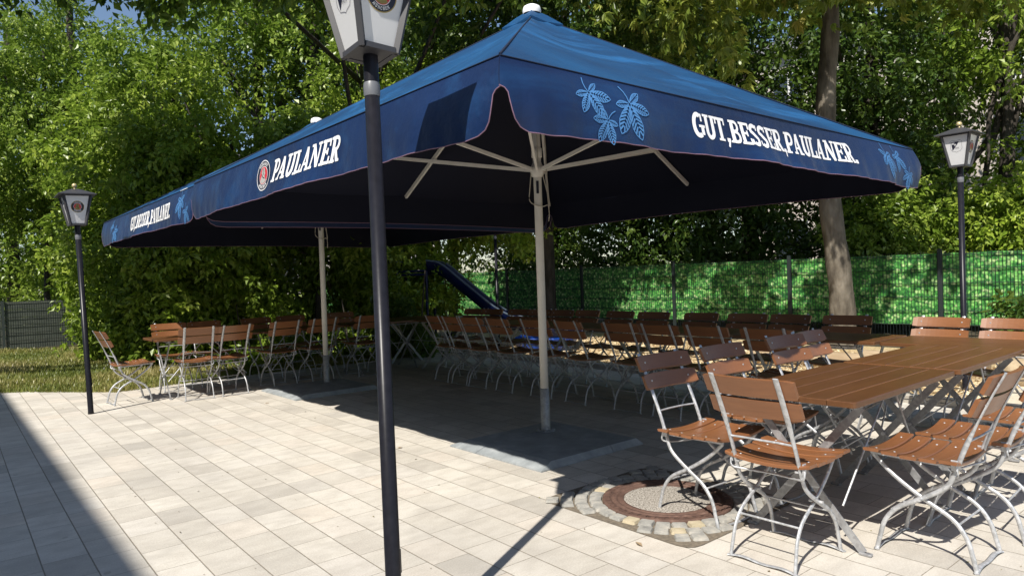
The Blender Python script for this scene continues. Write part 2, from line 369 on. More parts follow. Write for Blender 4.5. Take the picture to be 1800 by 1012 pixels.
def empty(name, loc, rz=0.0, label=None, cat=None, group=None):
    o = bpy.data.objects.new(name, None); COL.objects.link(o); o.location = loc; o.rotation_euler = (0, 0, rz)
    o.empty_display_size = 0.2
    return tag(o, label, cat, group)
def copy_tree(o, parent=None):
    c = o.copy(); COL.objects.link(c); c.parent = parent
    for ch in list(o.children): copy_tree(ch, c)
    return c

# ------------------------------------------------------------------ ground
def poly(name, pts, z, m, kind='structure', sub=None):
    b = MB(); b.add([(p[0], p[1], z) for p in pts], [tuple(range(len(pts)))]); o = b.build(name, m)
    if kind: o['kind'] = kind
    return o
poly('ground', [(-250, -250), (250, -250), (250, 250), (-250, 250)], -0.03, M_SOIL)
KN = 7.62
edge = [W(KN, 30), W(KN, -11.6), W(6.8, -11.45), W(5.9, -11.3), W(4.4, -11.4), W(2.9, -11.25), W(1.95, -11.15), W(1.6, -11.7), W(1.1, -12.3), W(0.5, -13.0), W(-0.3, -14.2), W(-2, -18), W(-8, -24), W(-9, 30)]
poly('paving', edge, 0.0, M_PAVE)
gr = [W(1.95, -11.0), W(2.9, -11.1), W(4.4, -11.2), W(5.9, -11.1), W(8.4, -11.3), W(8.4, -16), W(4, -19), W(-4, -26), W(-9, -26), W(-8, -23), W(-2, -17.6), W(-0.3, -13.9), W(0.5, -12.7), W(1.1, -12.1)]
poly('lawn', gr, -0.006, M_GRASSG)
poly('play_area_ground', [W(KN+.1, -14), W(KN+.1, -2.6), W(12.4, -2.6), W(12.4, -14)], 0.012, M_CHIPG)
poly('sand_ground', [W(KN+.1, -2.62), W(KN+.1, 8), W(12.4, 8), W(12.4, -2.62)], 0.010, M_SAND)
b = MB()
m0 = -11.4
while m0 < 8:
    b.box(W(KN+0.05, m0+0.5, 0.02), (0.10, 0.992, 0.13), 0, Matrix.Rotation(ANG, 3, 'Z'), 0.012); m0 += 1.0
tag(b.build('kerb', M_KERB), kind='structure')

# ------------------------------------------------------------------ manhole with sett surround
MC = Vector((0.915, 4.296, 0)); MN = (float(np.dot(MC[:2], NV)), float(np.dot(MC[:2], MV)))
b = MB(); _p = []
for q in range(96):
    t = 2*math.pi*q/96; c_, s_ = math.cos(t), math.sin(t); r = 0.735
    for cc, lo_, hi_ in ((c_, 2.93-MN[0], 4.01-MN[0]), (s_, -3.29-MN[1], -2.14-MN[1])):
        if cc > 1e-6: r = min(r, hi_/cc)
        elif cc < -1e-6: r = min(r, lo_/cc)
    _p.append(W(MN[0]+r*c_, MN[1]+r*s_, 0.004))
b.add(_p[::-1], [tuple(range(96))])
jb = b.build('sett_bedding', M_JOINT); tag(jb, kind='structure')
b = MB(); rr = random.Random(3)
def cobble(b, cx, cy, a, w, l, mi):
    ca, sa = math.cos(a), math.sin(a); top = []; bot = []
    h = 0.010 + rr.uniform(0, .007)
    ch = 0.88; k = 12; vs = []
    for q in range(k):
        t = 2*math.pi*(q+.5)/k; ex = abs(math.cos(t))**0.22*math.copysign(1, math.cos(t)); ey = abs(math.sin(t))**0.22*math.copysign(1, math.sin(t))
        ex *= w/2*rr.uniform(.94, 1.03); ey *= l/2*rr.uniform(.94, 1.03)
        bot.append((cx+ca*ex-sa*ey, cy+sa*ex+ca*ey, 0.0)); top.append((cx+(ca*ex-sa*ey)*ch, cy+(sa*ex+ca*ey)*ch, h))
    vs = bot+top+[(cx, cy, h+.003)]
    fs = [(q, (q+1) % k, (q+1) % k+k, q+k) for q in range(k)] + [(q+k, (q+1) % k+k, 2*k) for q in range(k)]
    b.add(vs, fs, mi, False)
for ri, rad in enumerate((0.440, 0.530, 0.620, 0.710, 0.800, 0.890)):
    cnt = int(2*math.pi*rad/0.090); ph = rr.uniform(0, 1)
    for q in range(cnt):
        t = 2*math.pi*(q+ph)/cnt; cx, cy = MC.x+rad*math.cos(t), MC.y+rad*math.sin(t)
        n_, m_ = cx*NV[0]+cy*NV[1], cx*MV[0]+cy*MV[1]
        if 2.97 < n_ < 3.97 and -3.25 < m_ < -2.18:
            cobble(b, cx, cy, t, 0.086*rr.uniform(.92, 1.03), 2*math.pi*rad/cnt*0.95, 1 if rr.random() < 0.07 else 0)
o = b.build('granite_sett_surround', [M_COBBLE, M_COBBLEY]); o.location.z = 0.005; tag(o, kind='structure')
mh = empty('manhole_cover', MC, 0, 'round rusty manhole cover with pebbly concrete filling, ringed by granite setts', 'manhole cover')
b = MB()
b.lathe([(0.395, 0.006), (0.395, 0.020), (0.385, 0.023), (0.345, 0.023), (0.342, 0.015), (0.325, 0.015), (0.322, 0.022), (0.305, 0.022), (0.302, 0.016), (0.285, 0.016), (0.283, 0.022), (0.264, 0.022), (0.262, 0.014)], 72, mi=0)
for q in range(44):
    t = 2*math.pi*q/44
    b.box((0.366*math.cos(t), 0.366*math.sin(t), 0.0245), (0.028, 0.03, 0.005), 0, Matrix.Rotation(t, 3, 'Z'))
b.build('iron_ring', M_RUST, mh)
b = MB(); b.lathe([(0.262, 0.014), (0.262, 0.0185), (0.25, 0.020), (0.0001, 0.021)], 60); b.build('concrete_infill', M_AGG, mh)

# ------------------------------------------------------------------ lettering and print tools
T = 0.20; t_ = 0.10
def arc(cx, cy, rx, ry, a0, a1, k=10): return [(cx+rx*math.cos(R(a0+(a1-a0)*i/k)), cy+ry*math.sin(R(a0+(a1-a0)*i/k))) for i in range(k+1)]
def stem(x, w=T): return ([(x, 0), (x, 1)], w)
def serif(x, y, w=.34): return ([(x-w/2, y), (x+w/2, y)], t_*0.95)
B0, B1 = 0.048, 0.952
G = {
 'G': (.66, [(arc(.34, .5, .23, .44, 60, 300, 18), T*.92), ([(.54, .10), (.54, .46)], T*.85), ([(.36, .46), (.68, .46)], t_), ([(.52, .66), (.52, .98)], t_*.9)]),
 'U': (.68, [([(.17, 1), (.17, .32)]+arc(.35, .30, .18, .24, 180, 360, 10)+[(.53, .30), (.53, 1)], T*.88), serif(.16, B1, .34), serif(.54, B1, .30)]),
 'T': (.62, [stem(.31), serif(.31, B0, .38), ([(.02, .94), (.60, .94)], t_*1.15), ([(.045, .70), (.045, .97)], t_*.8), ([(.575, .70), (.575, .97)], t_*.8)]),
 'B': (.64, [stem(.19), serif(.16, B0, .30), serif(.16, B1, .30), ([(.2, .945)]+arc(.34, .735, .18, .21, 90, -90, 8)+[(.2, .525)], T*.62), ([(.2, .505)]+arc(.36, .275, .20, .22, 90, -90, 8)+[(.2, .055)], T*.66)]),
 'E': (.60, [stem(.18), serif(.15, B0, .28), serif(.15, B1, .28), ([(.18, .94), (.56, .94)], t_*1.1), ([(.18, .06), (.58, .06)], t_*1.1), ([(.2, .51), (.42, .51)], t_), ([(.54, .70), (.54, .98)], t_*.9), ([(.565, .02), (.565, .30)], t_*.9), ([(.43, .38), (.43, .64)], t_*.8)]),
 'S': (.58, [(arc(.29, .72, .185, .215, 40, 200, 9)+[(.22, .58), (.36, .44)]+arc(.29, .27, .185, .215, 20, -140, 9), T*.85), ([(.48, .72), (.48, .97)], t_*.85), ([(.075, .04), (.075, .28)], t_*.85)]),
 'R': (.68, [stem(.19), serif(.19, B0, .34), serif(.16, B1, .30), ([(.2, .945)]+arc(.36, .715, .18, .23, 90, -90, 8)+[(.2, .485)], T*.66), ([(.34, .50), (.55, .02)], T*.9), serif(.58, B0, .18)]),
 'P': (.57, [stem(.19), serif(.19, B0, .36), serif(.16, B1, .30), ([(.2, .945)]+arc(.36, .69, .19, .25, 90, -90, 8)+[(.2, .44)], T*.68)]),
 'A': (.70, [([(.13, .02), (.34, .99)], t_*1.05), ([(.56, .02), (.35, .99)], T*.95), ([(.18, .30), (.5, .30)], t_*.95), serif(.11, B0, .26), serif(.57, B0, .30)]),
 'L': (.58, [stem(.19), serif(.17, B0, .32), serif(.19, B1, .34), ([(.19, .06), (.55, .06)], t_*1.1), ([(.545, .02), (.545, .36)], t_*.95)]),
 'N': (.76, [([(.16, 0), (.16, 1)], t_), ([(.60, 0), (.60, 1)], t_), ([(.16, .98), (.60, .02)], T*.95), serif(.16, B0, .26), serif(.12, B1, .24), serif(.60, B1, .26)]),
 'M': (.86, [([(.14, 0), (.16, 1)], t_), ([(.70, 0), (.70, 1)], T*.8), ([(.16, .98), (.42, .15)], T*.8), ([(.42, .15), (.69, .98)], t_), serif(.14, B0, .22), serif(.70, B0, .28)]),
 'C': (.62, [(arc(.34, .5, .23, .44, 50, 310, 18), T*.92), ([(.53, .64), (.53, .96)], t_*.9)]),
 'H': (.72, [stem(.17), stem(.55), ([(.17, .5), (.55, .5)], t_), serif(.17, B0, .3), serif(.17, B1, .3), serif(.55, B0, .3), serif(.55, B1, .3)]),
 ',': (.26, [([(.13, .17), (.13, 0)], T), ([(.15, .02), (.07, -.22)], t_)]),
 '.': (.26, [([(.13, .19), (.13, 0)], T)]),
 'F': (.58, [stem(.18), serif(.18, B0, .3), ([(.12, .94), (.54, .94)], t_*1.1), ([(.2, .5), (.42, .5)], t_), ([(.53, .70), (.53, .98)], t_*.9)]),
 '1': (.36, [([(.06, .8), (.18, .98), (.18, 0)], .10)]),
 '9': (.56, [(arc(.27, .70, .18, .25, 0, 360, 14), .10), ([(.45, .70), (.43, .3), (.25, .03)], .10)]),
 '2': (.56, [(arc(.27, .72, .18, .23, 160, -30, 10)+[(.08, .05), (.48, .05)], .10)]),
 '5': (.56, [([(.46, .95), (.14, .95), (.12, .55)]+arc(.27, .31, .19, .27, 110, -140, 12), .10)]),
 ' ': (.3, []),
}
def stroke(b, pts, w, S, off, mi, maxseg=0.02):
    """ribbon of width w along 2-D pts on the surface S(u, v, off)"""
    P = [Vector(p) for p in pts]; Q = [P[0]]
    for a, c in zip(P, P[1:]):
        k = max(1, int((c-a).length/maxseg))
        Q += [a.lerp(c, (i+1)/k) for i in range(k)]
    vs = []; N = len(Q)
    for i in range(N):
        d = (Q[min(i+1, N-1)]-Q[max(i-1, 0)]).normalized(); nrm = Vector((-d.y, d.x))
        vs += [S(*(Q[i]+nrm*w/2), off), S(*(Q[i]-nrm*w/2), off)]
    b.add(vs, [(2*i, 2*i+1, 2*i+3, 2*i+2) for i in range(N-1)], mi)
def text(b, s, x, y, h, S, mi=0, sx=1.0, slant=0.0, off0=0.003, track=0.0, lw=1.0):
    """x,y = lower left in surface metres"""
    cx = x
    for ch in s:
        w, strokes = G[ch]
        for k, (pts, sw) in enumerate(strokes):
            stroke(b, [(cx+(px+slant*py)*h*sx, y+py*h) for px, py in pts], sw*h*lw*(0.5+0.5*sx), S, off0+0.00025*k, mi)
        if ch == 'Ü': pass
        cx += (w+track)*h*sx
    return cx-x
def text_w(s, h, sx=1.0, track=0.0): return sum((G[c][0]+track)*h*sx for c in s)
def ring_text(b, s, c, rad, h, S, a_mid, mi, top=True, sx=0.9, off=0.0035, track=.12):
    tot = text_w(s, h, sx, track); pos = -tot/2
    for ch in s:
        w = (G[ch][0]+track)*h*sx
        for k, (pts, sw) in enumerate(G[ch][1]):
            out = []
            for px, py in pts:
                arcx = pos+px*h*sx
                if top: r = rad+py*h; a = R(a_mid)-arcx/rad
                else: r = rad+h-py*h; a = R(a_mid)+arcx/rad
                out.append((c[0]+r*math.cos(a), c[1]+r*math.sin(a)))
            stroke(b, out, sw*h*1.0, S, off+0.00025*k, mi)
        pos += w
def disc(b, c, r0, r1, S, off, mi, n=40, sy=1.0):
    k = max(1, int((r1-r0)/0.02)); vs = []; fs = []
    for i in range(k+1):
        r = max(r0+(r1-r0)*i/k, 1e-4)
        for j in range(n):
            a = 2*math.pi*j/n; vs.append(S(c[0]+r*math.cos(a), c[1]+r*math.sin(a)*sy, off))
    for i in range(k):
        for j in range(n): a, e = i*n+j, i*n+(j+1) % n; fs.append((a, a+n, e+n, e))
    b.add(vs, fs, mi)
def fan(b, pts, S, off, mi):
    """filled star-shaped 2-D polygon"""
    cx = sum(p[0] for p in pts)/len(pts); cy = sum(p[1] for p in pts)/len(pts); n = len(pts)
    vs = [S(cx, cy, off)]+[S(cx+(p[0]-cx)*.5, cy+(p[1]-cy)*.5, off) for p in pts]+[S(p[0], p[1], off) for p in pts]
    fs = [(0, 1+i, 1+(i+1) % n) for i in range(n)]+[(1+i, 1+n+i, 1+n+(i+1) % n, 1+(i+1) % n) for i in range(n)]
    b.add(vs, fs, mi)
def roundel(b, c, r, S, mats, o=0.003, small=False):
    """mats: indices (rim, dark, red, figure, figure2, letters)"""
    rim, dark, red, fig, fig2, let = mats
    disc(b, c, 0, r, S, o, rim); disc(b, c, 0, r*.94, S, o+.0006, dark)
    disc(b, c, 0, r*.60, S, o+.0012, let); disc(b, c, 0, r*.565, S, o+.0018, red)
    q = lambda x, y: (c[0]+x*r, c[1]+y*r)
    fan(b, [q(-.42, -.33), q(-.30, -.45), q(0, -.54), q(.28, -.46), q(.40, -.36), q(.26, -.16), q(.10, -.02), q(-.22, .02), q(-.36, -.14)], S, o+.0024, fig)
    fan(b, [q(-.24, -.05), q(-.28, .20), q(-.16, .42), q(.06, .50), q(.20, .38), q(.20, .20), q(.28, .10), q(.20, .02), q(.20, -.12), q(.02, -.18)], S, o+.003, fig)
    stroke(b, [q(-.22, .1), q(-.08, -.10), q(.22, -.22)], r*.06, S, o+.0036, fig2)
    stroke(b, [q(-.02, .42), q(-.06, .18), q(.08, .02)], r*.05, S, o+.0036, fig2)
    ring_text(b, 'PAULANER', c, r*.67, r*.19, S, 90, let, True, off=o+.0012)
    ring_text(b, 'MUNCHEN', c, r*.67, r*.19, S, 270, let, False, off=o+.0012, track=.16)
    for dx in (-.055, .055):     # dots of the U umlaut
        a = R(270)+(dx-.43)/1.0; disc(b, (c[0]+r*.655*math.cos(a), c[1]+r*.655*math.sin(a)), 0, r*.018, S, o+.0028, let, 8)

def chestnut_leaf(b, c, size, ang, S, mi, off=0.003, n=5, stemlen=.5, mirror=1):
    """palmate leaf drawn as barbs on both sides of each leaflet's midrib"""
    ca, sa = math.cos(ang), math.sin(ang)
    q = lambda x, y: (c[0]+(ca*x*mirror-sa*y)*size, c[1]+(sa*x*mirror+ca*y)*size)
    spread = {5: [(-2.2, .55), (-1.25, .75), (-.25, 1.0), (.55, .95), (1.5, .5)], 4: [(-1.8, .6), (-.7, .95), (.3, 1.0), (1.5, .6)]}[n]
    for li, (a, L) in enumerate(spread):
        dx, dy = math.sin(a), -math.cos(a); px, py = -dy, dx
        wid = L*.20; K = 7
        prof = [(0.06, .05), (.25, .62), (.45, .92), (.65, 1.0), (.82, .72), (.93, .34), (1.0, .0)]
        for sd in (-1, 1):
            # outline
            pts = [q(dx*t*L+px*sd*w_*wid, dy*t*L+py*sd*w_*wid) for t, w_ in prof]
            stroke(b, pts, size*.028, S, off, mi)
            for k in range(K):
                t0 = .08+.78*k/K; t1 = min(t0+.16, .97)
                w1 = np.interp(t1, [p[0] for p in prof], [p[1] for p in prof])*wid
                stroke(b, [q(dx*t0*L+px*sd*.02, dy*t0*L+py*sd*.02), q(dx*t1*L+px*sd*w1, dy*t1*L+py*sd*w1)], size*L*.052, S, off+.0003*(1+k % 2), mi)
    stroke(b, [q(0, .03), q(.04, .2), q(.12, stemlen*.7), q(.26, stemlen)], size*.035, S, off+.0012, mi)

# ------------------------------------------------------------------ umbrellas
HS = 4.455/2; ZE = 2.378; ZP = 3.70
def roof_z(x, y):
    mx = max(abs(x), abs(y)); r = mx/HS; a = (min(abs(x), abs(y))/mx) if mx > 1e-6 else 0
    z = ZP+(ZE-ZP)*r
    z -= 0.05*math.sin(math.pi*a)*4*r*(1-r)*.6
    z -= 0.028*math.sin(math.pi*a)*r
    ph = math.atan2(y, x)
    z += 0.0045*math.sin(ph*23+3*math.sin(ph*5))*r*(1.15-r)*2 + 0.006*math.sin(ph*9+r*5)*r*(1-r)*3
    return z
VD = [0, .03, .05, .062, .08, .11, .16, .26]; VL = [.145, .155, .175, .225, .280, .315, .337, .345]
def val_len(d): return float(np.interp(d, VD, VL))
def val_surf(side, fl=1.0, drop=0.0):
    """S(u, v): u metres along the edge from its left end (seen from outside), v metres above the hem line (0.345 = seam)"""
    a = side*math.pi/2; ca, sa = math.cos(a), math.sin(a)
    def S(u, v, off=0.0):
        dn = 0.345-v; k = dn/0.345
        d = min(u, 2*HS-u); ed = min(1.0, d/0.5)
        out = 0.0; out += 0.055*k + 0.016*k*math.sin(u*4.3+side*1.7+.6)*ed + 0.007*k*math.sin(u*11.0+2+side)*ed + 0.0035*k*k*math.sin(u*37)
        out += 0.022*math.sin(math.pi*min(1, k))*math.exp(-d/0.5)
        out += 0.012*math.sin(math.pi*k)*math.sin(u*1.9+.4)
        out -= 0.05*k*math.exp(-d/0.12)
        out *= fl; dn += drop*k
        x = HS+out+off; y = (-HS+u)*(HS+out)/HS
        if d < .5 and False: pass
        z = ZE-dn + 0.028*math.sin(math.pi*u/(2*HS))*k - 0.028*0
        return Vector((ca*x-sa*y, sa*x+ca*y, z))
    return S
def build_umbrella(name, loc, label, prints, flat_side=None, drop=0.0):
    root = empty(name, loc, ANG, label, 'umbrella', 'large blue parasols with printed valances')
    # canopy
    for nm, dz, m in (('canopy', 0, M_CANOPY), ('lining', -0.007, M_LINING)):
        b = MB(); NR, NA = 22, 28
        for s_ in range(4):
            a = s_*math.pi/2; ca, sa = math.cos(a), math.sin(a); vs = []; fs = []
            for i in range(NR+1):
                r = max(i/NR, 0.002)*HS
                for j in range(NA+1):
                    y = r*(2*j/NA-1); z = roof_z(r, y)+dz
                    vs.append((ca*r-sa*y, sa*r+ca*y, z))
            for i in range(NR):
                for j in range(NA):
                    p = i*(NA+1)+j; fs.append((p, p+NA+1, p+NA+2, p+1))
            if dz: fs = [f[::-1] for f in fs]
            b.add(vs, fs, 0, True)
        cp = b.build(nm, m, root)
        if not dz: canopy = cp
    # valance per side, with a hem
    for s_ in range(4):
        S = val_surf(s_, .12 if s_ == flat_side else (1.6 if s_ == 3 else 1.0), drop if s_ == flat_side else 0.0); b = MB(); NU, NVv = 150, 9; us = []
        for i in range(NU+1):
            t = i/NU; us.append(HS-HS*math.cos(math.pi*t))      # denser at the corners
        for layer, off in ((0, 0.0), (1, -0.004)):
            vs = []; fs = []
            for u in us:
                L = val_len(min(u, 2*HS-u))
                if layer == 0 and u < 1e-6: pass
                for k in range(NVv+1): vs.append(S(u, 0.345-L*k/NVv, off if k else off-0.0))
            for i in range(NU):
                for k in range(NVv):
                    p = i*(NVv+1)+k; f = (p, p+NVv+1, p+NVv+2, p+1)
                    fs.append(f[::-1] if layer == 0 else f)
            b.add(vs, fs, layer, True)
        va = b.build('valance', [M_VAL, M_LINING], root)
        b = MB(); b.tube([S(u, 0.345-val_len(min(u, 2*HS-u)), -0.002) for u in us], 0.0030, n=5, mi=0); b.build('hem_piping', M_PIPING, va)
        b = MB(); b.tube([S(u, 0.342, 0.003) for u in us[::3]], 0.0035, n=5); b.build('seam', M_SEAM, va)
        for kind in prints.get(s_, []):
            b = MB()
            if kind[0] == 'slogan':
                _, u0, u1, h, v0 = kind; s = 'GUT,BESSER,PAULANER.'
                sx = (u1-u0)/text_w(s, h); text(b, s, u0, v0, h, S, 0, sx=sx)
                b.build('slogan_lettering', M_WHITE, va)
            elif kind[0] == 'name':
                _, u0, u1, h, v0 = kind; s = 'PAULANER'
                sx = (u1-u0)/(text_w(s, h)+.22*h); text(b, s, u0, v0, h, S, 0, sx=sx, slant=0.22)
                b.build('name_lettering', M_WHITE, va)
            elif kind[0] == 'roundel':
                _, u0, v0, r = kind; roundel(b, (u0, v0), r, S, (5, 1, 2, 3, 1, 5))
                b.build('emblem', [M_GOLD, M_INK, M_RED, M_SILV, M_OLIVE, M_WHITE], va)
            elif kind[0] == 'leaves':
                for (u0, v0, size, ang, n, mir) in kind[1]: chestnut_leaf(b, (u0, v0), size, ang, S, 0, n=n, mirror=mir)
                b.build('printed_leaves', M_LEAFP, va)
    # ridge seams, small top flap and cap
    b = MB()
    for s_ in range(4):
        a = s_*math.pi/2+math.pi/4; ca, sa = math.cos(a), math.sin(a)
        b.tube([(ca*HS*math.sqrt(2)*t, sa*HS*math.sqrt(2)*t, ZP+(ZE-ZP)*t+0.002) for t in (0.04, .3, .6, .9985)], 0.006, n=6)
        for r0 in (0.62,):
            pass
    b.build('ridge_seam', M_SEAM, canopy)
    b = MB(); h = 0.19
    for s_ in range(4):
        a = s_*math.pi/2; ca, sa = math.cos(a), math.sin(a)
        row = []
        for (r, dz) in ((0.05, 0.055), (h*.5, .05), (h, 0.022)):
            row.append([(ca*r-sa*r*t, sa*r+ca*r*t, ZP+(ZE-ZP)*r/HS+dz-0.018*(1-abs(t))*(r/h)) for t in (-1, -.5, 0, .5, 1)])
        vs = [p for r in row for p in r]
        b.add(vs, [(i*5+j, i*5+5+j, i*5+6+j, i*5+1+j) for i in range(2) for j in range(4)], 0, True)
        low = [(p[0]*.985, p[1]*.985, p[2]-.02) for p in row[-1]]
        b.add(row[-1]+low, [(j, j+5, j+6, j+1) for j in range(4)], 0, True)
    b.build('top_flap', M_CANOPY, canopy)
    b = MB(); b.lathe([(0.078, ZP+.015), (0.082, ZP+.045), (0.072, ZP+.075), (0.045, ZP+.09), (0.0005, ZP+.095)], 24); b.build('cap', M_WHITE, root)
    # dark strip painted as a fold's shaded slit, and tag on the side that faces -n
    def SR(s_):
        a = s_*math.pi/2; ca, sa = math.cos(a), math.sin(a)
        def S(u, v, off=0):   # u across, v = distance from centre
            return Vector((ca*v-sa*u, sa*v+ca*u, roof_z(v, u)+0.006+off))
        return S
    S = SR(2); b = MB()
    stroke(b, [(1.06, 1.12), (1.02, 1.25), (.90, 1.42), (.72, 1.62), (.52, 1.82)], 0.022, S, 0.002, 0)
    b.build('fold_slit_strip', M_SEAM, canopy)
    b = MB(); disc(b, (.46, 1.87), 0, .042, S, .004, 0, 20); b.build('round_tag', M_WHITE, canopy)
    # pole, sleeve, hub
    b = MB(); b.lathe([(0.0001, 0.43), (0.036, 0.43), (0.036, ZP-.04), (0.0001, ZP-.03)], 20); b.build('pole', M_BEIGE, root)
    b = MB(); b.lathe([(0.042, 0.06), (0.042, 0.434), (0.036, 0.436)], 20); b.lathe([(0.085, 0.062), (0.085, 0.068), (0.042, 0.07)], 24)
    for q in range(4): b.lathe([(0.010, 0.068), (0.010, 0.078), (0.001, 0.079)], 8, (0.065*math.cos(q*1.571+.8), 0.065*math.sin(q*1.571+.8), 0))
    b.build('pole_sleeve', M_SLEEVE, root)
    b = MB(); b.lathe([(0.037, 2.29), (0.052, 2.30), (0.062, 2.34), (0.062, 2.37), (0.052, 2.385), (0.037, 2.42)], 20)
    b.lathe([(0.037, 2.46), (0.046, 2.465), (0.046, 2.54), (0.037, 2.55)], 16)
    b.box((0.036*math.cos(R(-135)), 0.036*math.sin(R(-135)), 2.20), (0.012, 0.022, 0.11), 1, Matrix.Rotation(R(-135), 3, 'Z'))
    b.build('hub', [M_BEIGE, M_INK], root)
    b = MB(); b.lathe([(0.037, ZP-.15), (0.07, ZP-.14), (0.07, ZP-.08), (0.037, ZP-.07)], 16); b.build('crown_hub', M_BEIGE, root)
    for k in range(8):
        a = k*math.pi/4; L = HS*(math.sqrt(2) if k % 2 else 1.0)*0.985
        ca, sa = math.cos(a), math.sin(a)
        p0 = Vector((ca*.06, sa*.06, ZP-.10)); p1 = Vector((ca*L, sa*L, ZE-0.022))
        b = MB(); b.tube([p0, p1], 0.012, 0.018, ref=(0, 0, 1), square=True); rb = b.build('rib', M_BEIGE, root)
        f = 0.73; q = p0.lerp(p1, f); hub = Vector((ca*.055, sa*.055, 2.355))
        b = MB(); b.tube([hub, q-Vector((0, 0, .03))], 0.010, 0.014, square=True)
        d = (p1-p0).normalized()
        b.box(q-Vector((0, 0, .018)), (.10, .034, .045), 0, Matrix.Rotation(a, 3, 'Z'), .006)
        b.build('strut', M_BEIGE, rb)
    b = MB()
    b.tube(catmull([(.05, -.05, 3.3), (.046, -.046, 2.9), (.05, -.062, 2.5), (.047, -.07, 2.2), (.05, -.082, 1.98), (.052, -.07, 1.90)], 5), 0.005, n=6)
    b.tube(catmull([(-.055, .02, 2.32), (-.065, .03, 2.2), (-.064, .035, 2.08), (-.02, -.055, 2.03), (.02, -.09, 2.04), (.045, -.10, 2.05), (.02, -.05, 2.3)], 5), 0.0045, n=6)
    b.tube([(-.03, -.045, 3.2), (-.035, -.05, 2.4)], 0.004, n=6)
    b.build('pull_cord', M_ROPE, root)
    # base slabs
    g = 0.003
    for (x0, x1) in ((-.78, 0), (0, .37)):
        for (y0, y1) in ((-.79, 0), (0, .37)):
            b = MB(); X0, X1, Y0, Y1 = x0+g, x1-g, y0+g, y1-g
            ex0 = .13 if x0 < -.5 else .0; ex1 = .05 if x1 > .2 else 0; ey0 = .03 if y0 < -.5 else 0; ey1 = .10 if y1 > .2 else 0
            bot = [(X0, Y0, .001), (X1, Y0, .001), (X1, Y1, .001), (X0, Y1, .001)]; mid = [(x, y, .012) for x, y, _ in bot]
            top = [(X0+ex0, Y0+ey0, .055), (X1-ex1, Y0+ey0, .055), (X1-ex1, Y1-ey1, .055), (X0+ex0, Y1-ey1, .055)]
            b.add(bot+mid+top, [(0, 1, 5, 4), (1, 2, 6, 5), (2, 3, 7, 6), (3, 0, 4, 7), (4, 5, 9, 8), (5, 6, 10, 9), (6, 7, 11, 10), (7, 4, 8, 11), (8, 9, 10, 11)])
            b.build('base_slab', M_SLATE, root)
    return root
# sides: local +x = +n (0), +y = -m (1), -x = -n facing camera-left (2), -y = +m facing camera-right (3)
C1 = (0.2565, 6.122, 0); C2 = (-2.60, 9.575, 0)
LV = [( .52, .235, .155, .9, 5, 1), (.80, .215, .20, 0.1, 5, -1), (.635, .105, .13, -.3, 5, 1)]
LR = [(3.74, .225, .19, .3, 5, 1), (3.96, .245, .15, .5, 4, 1), (4.10, .10, .12, 0.2, 5, 1)]
u_big = build_umbrella('parasol', C1, 'nearer big square blue parasol with beige pole, its cut-out valance corner pointing at the viewer',
    {3: [('leaves', LV), ('slogan', 1.32, 3.22, .150, .105), ('leaves', LR)], 2: [('roundel', 1.75, .175, .120), ('name', 1.92, 3.0, .165, .095)]}, 1)
ZP = 3.60
u_far = build_umbrella('parasol', C2, 'farther big square blue parasol behind, left of and partly hidden by the near one',
    {2: [('leaves', [(0.80, .25, .14, .9, 4, 1), (1.02, .15, .17, .35, 5, -1)]), ('slogan', 1.75, 3.68, .17, .09), ('leaves', [(4.02, .24, .19, -.3, 5, -1), (4.2, .12, .14, .4, 4, 1)])]}, 3, .05)

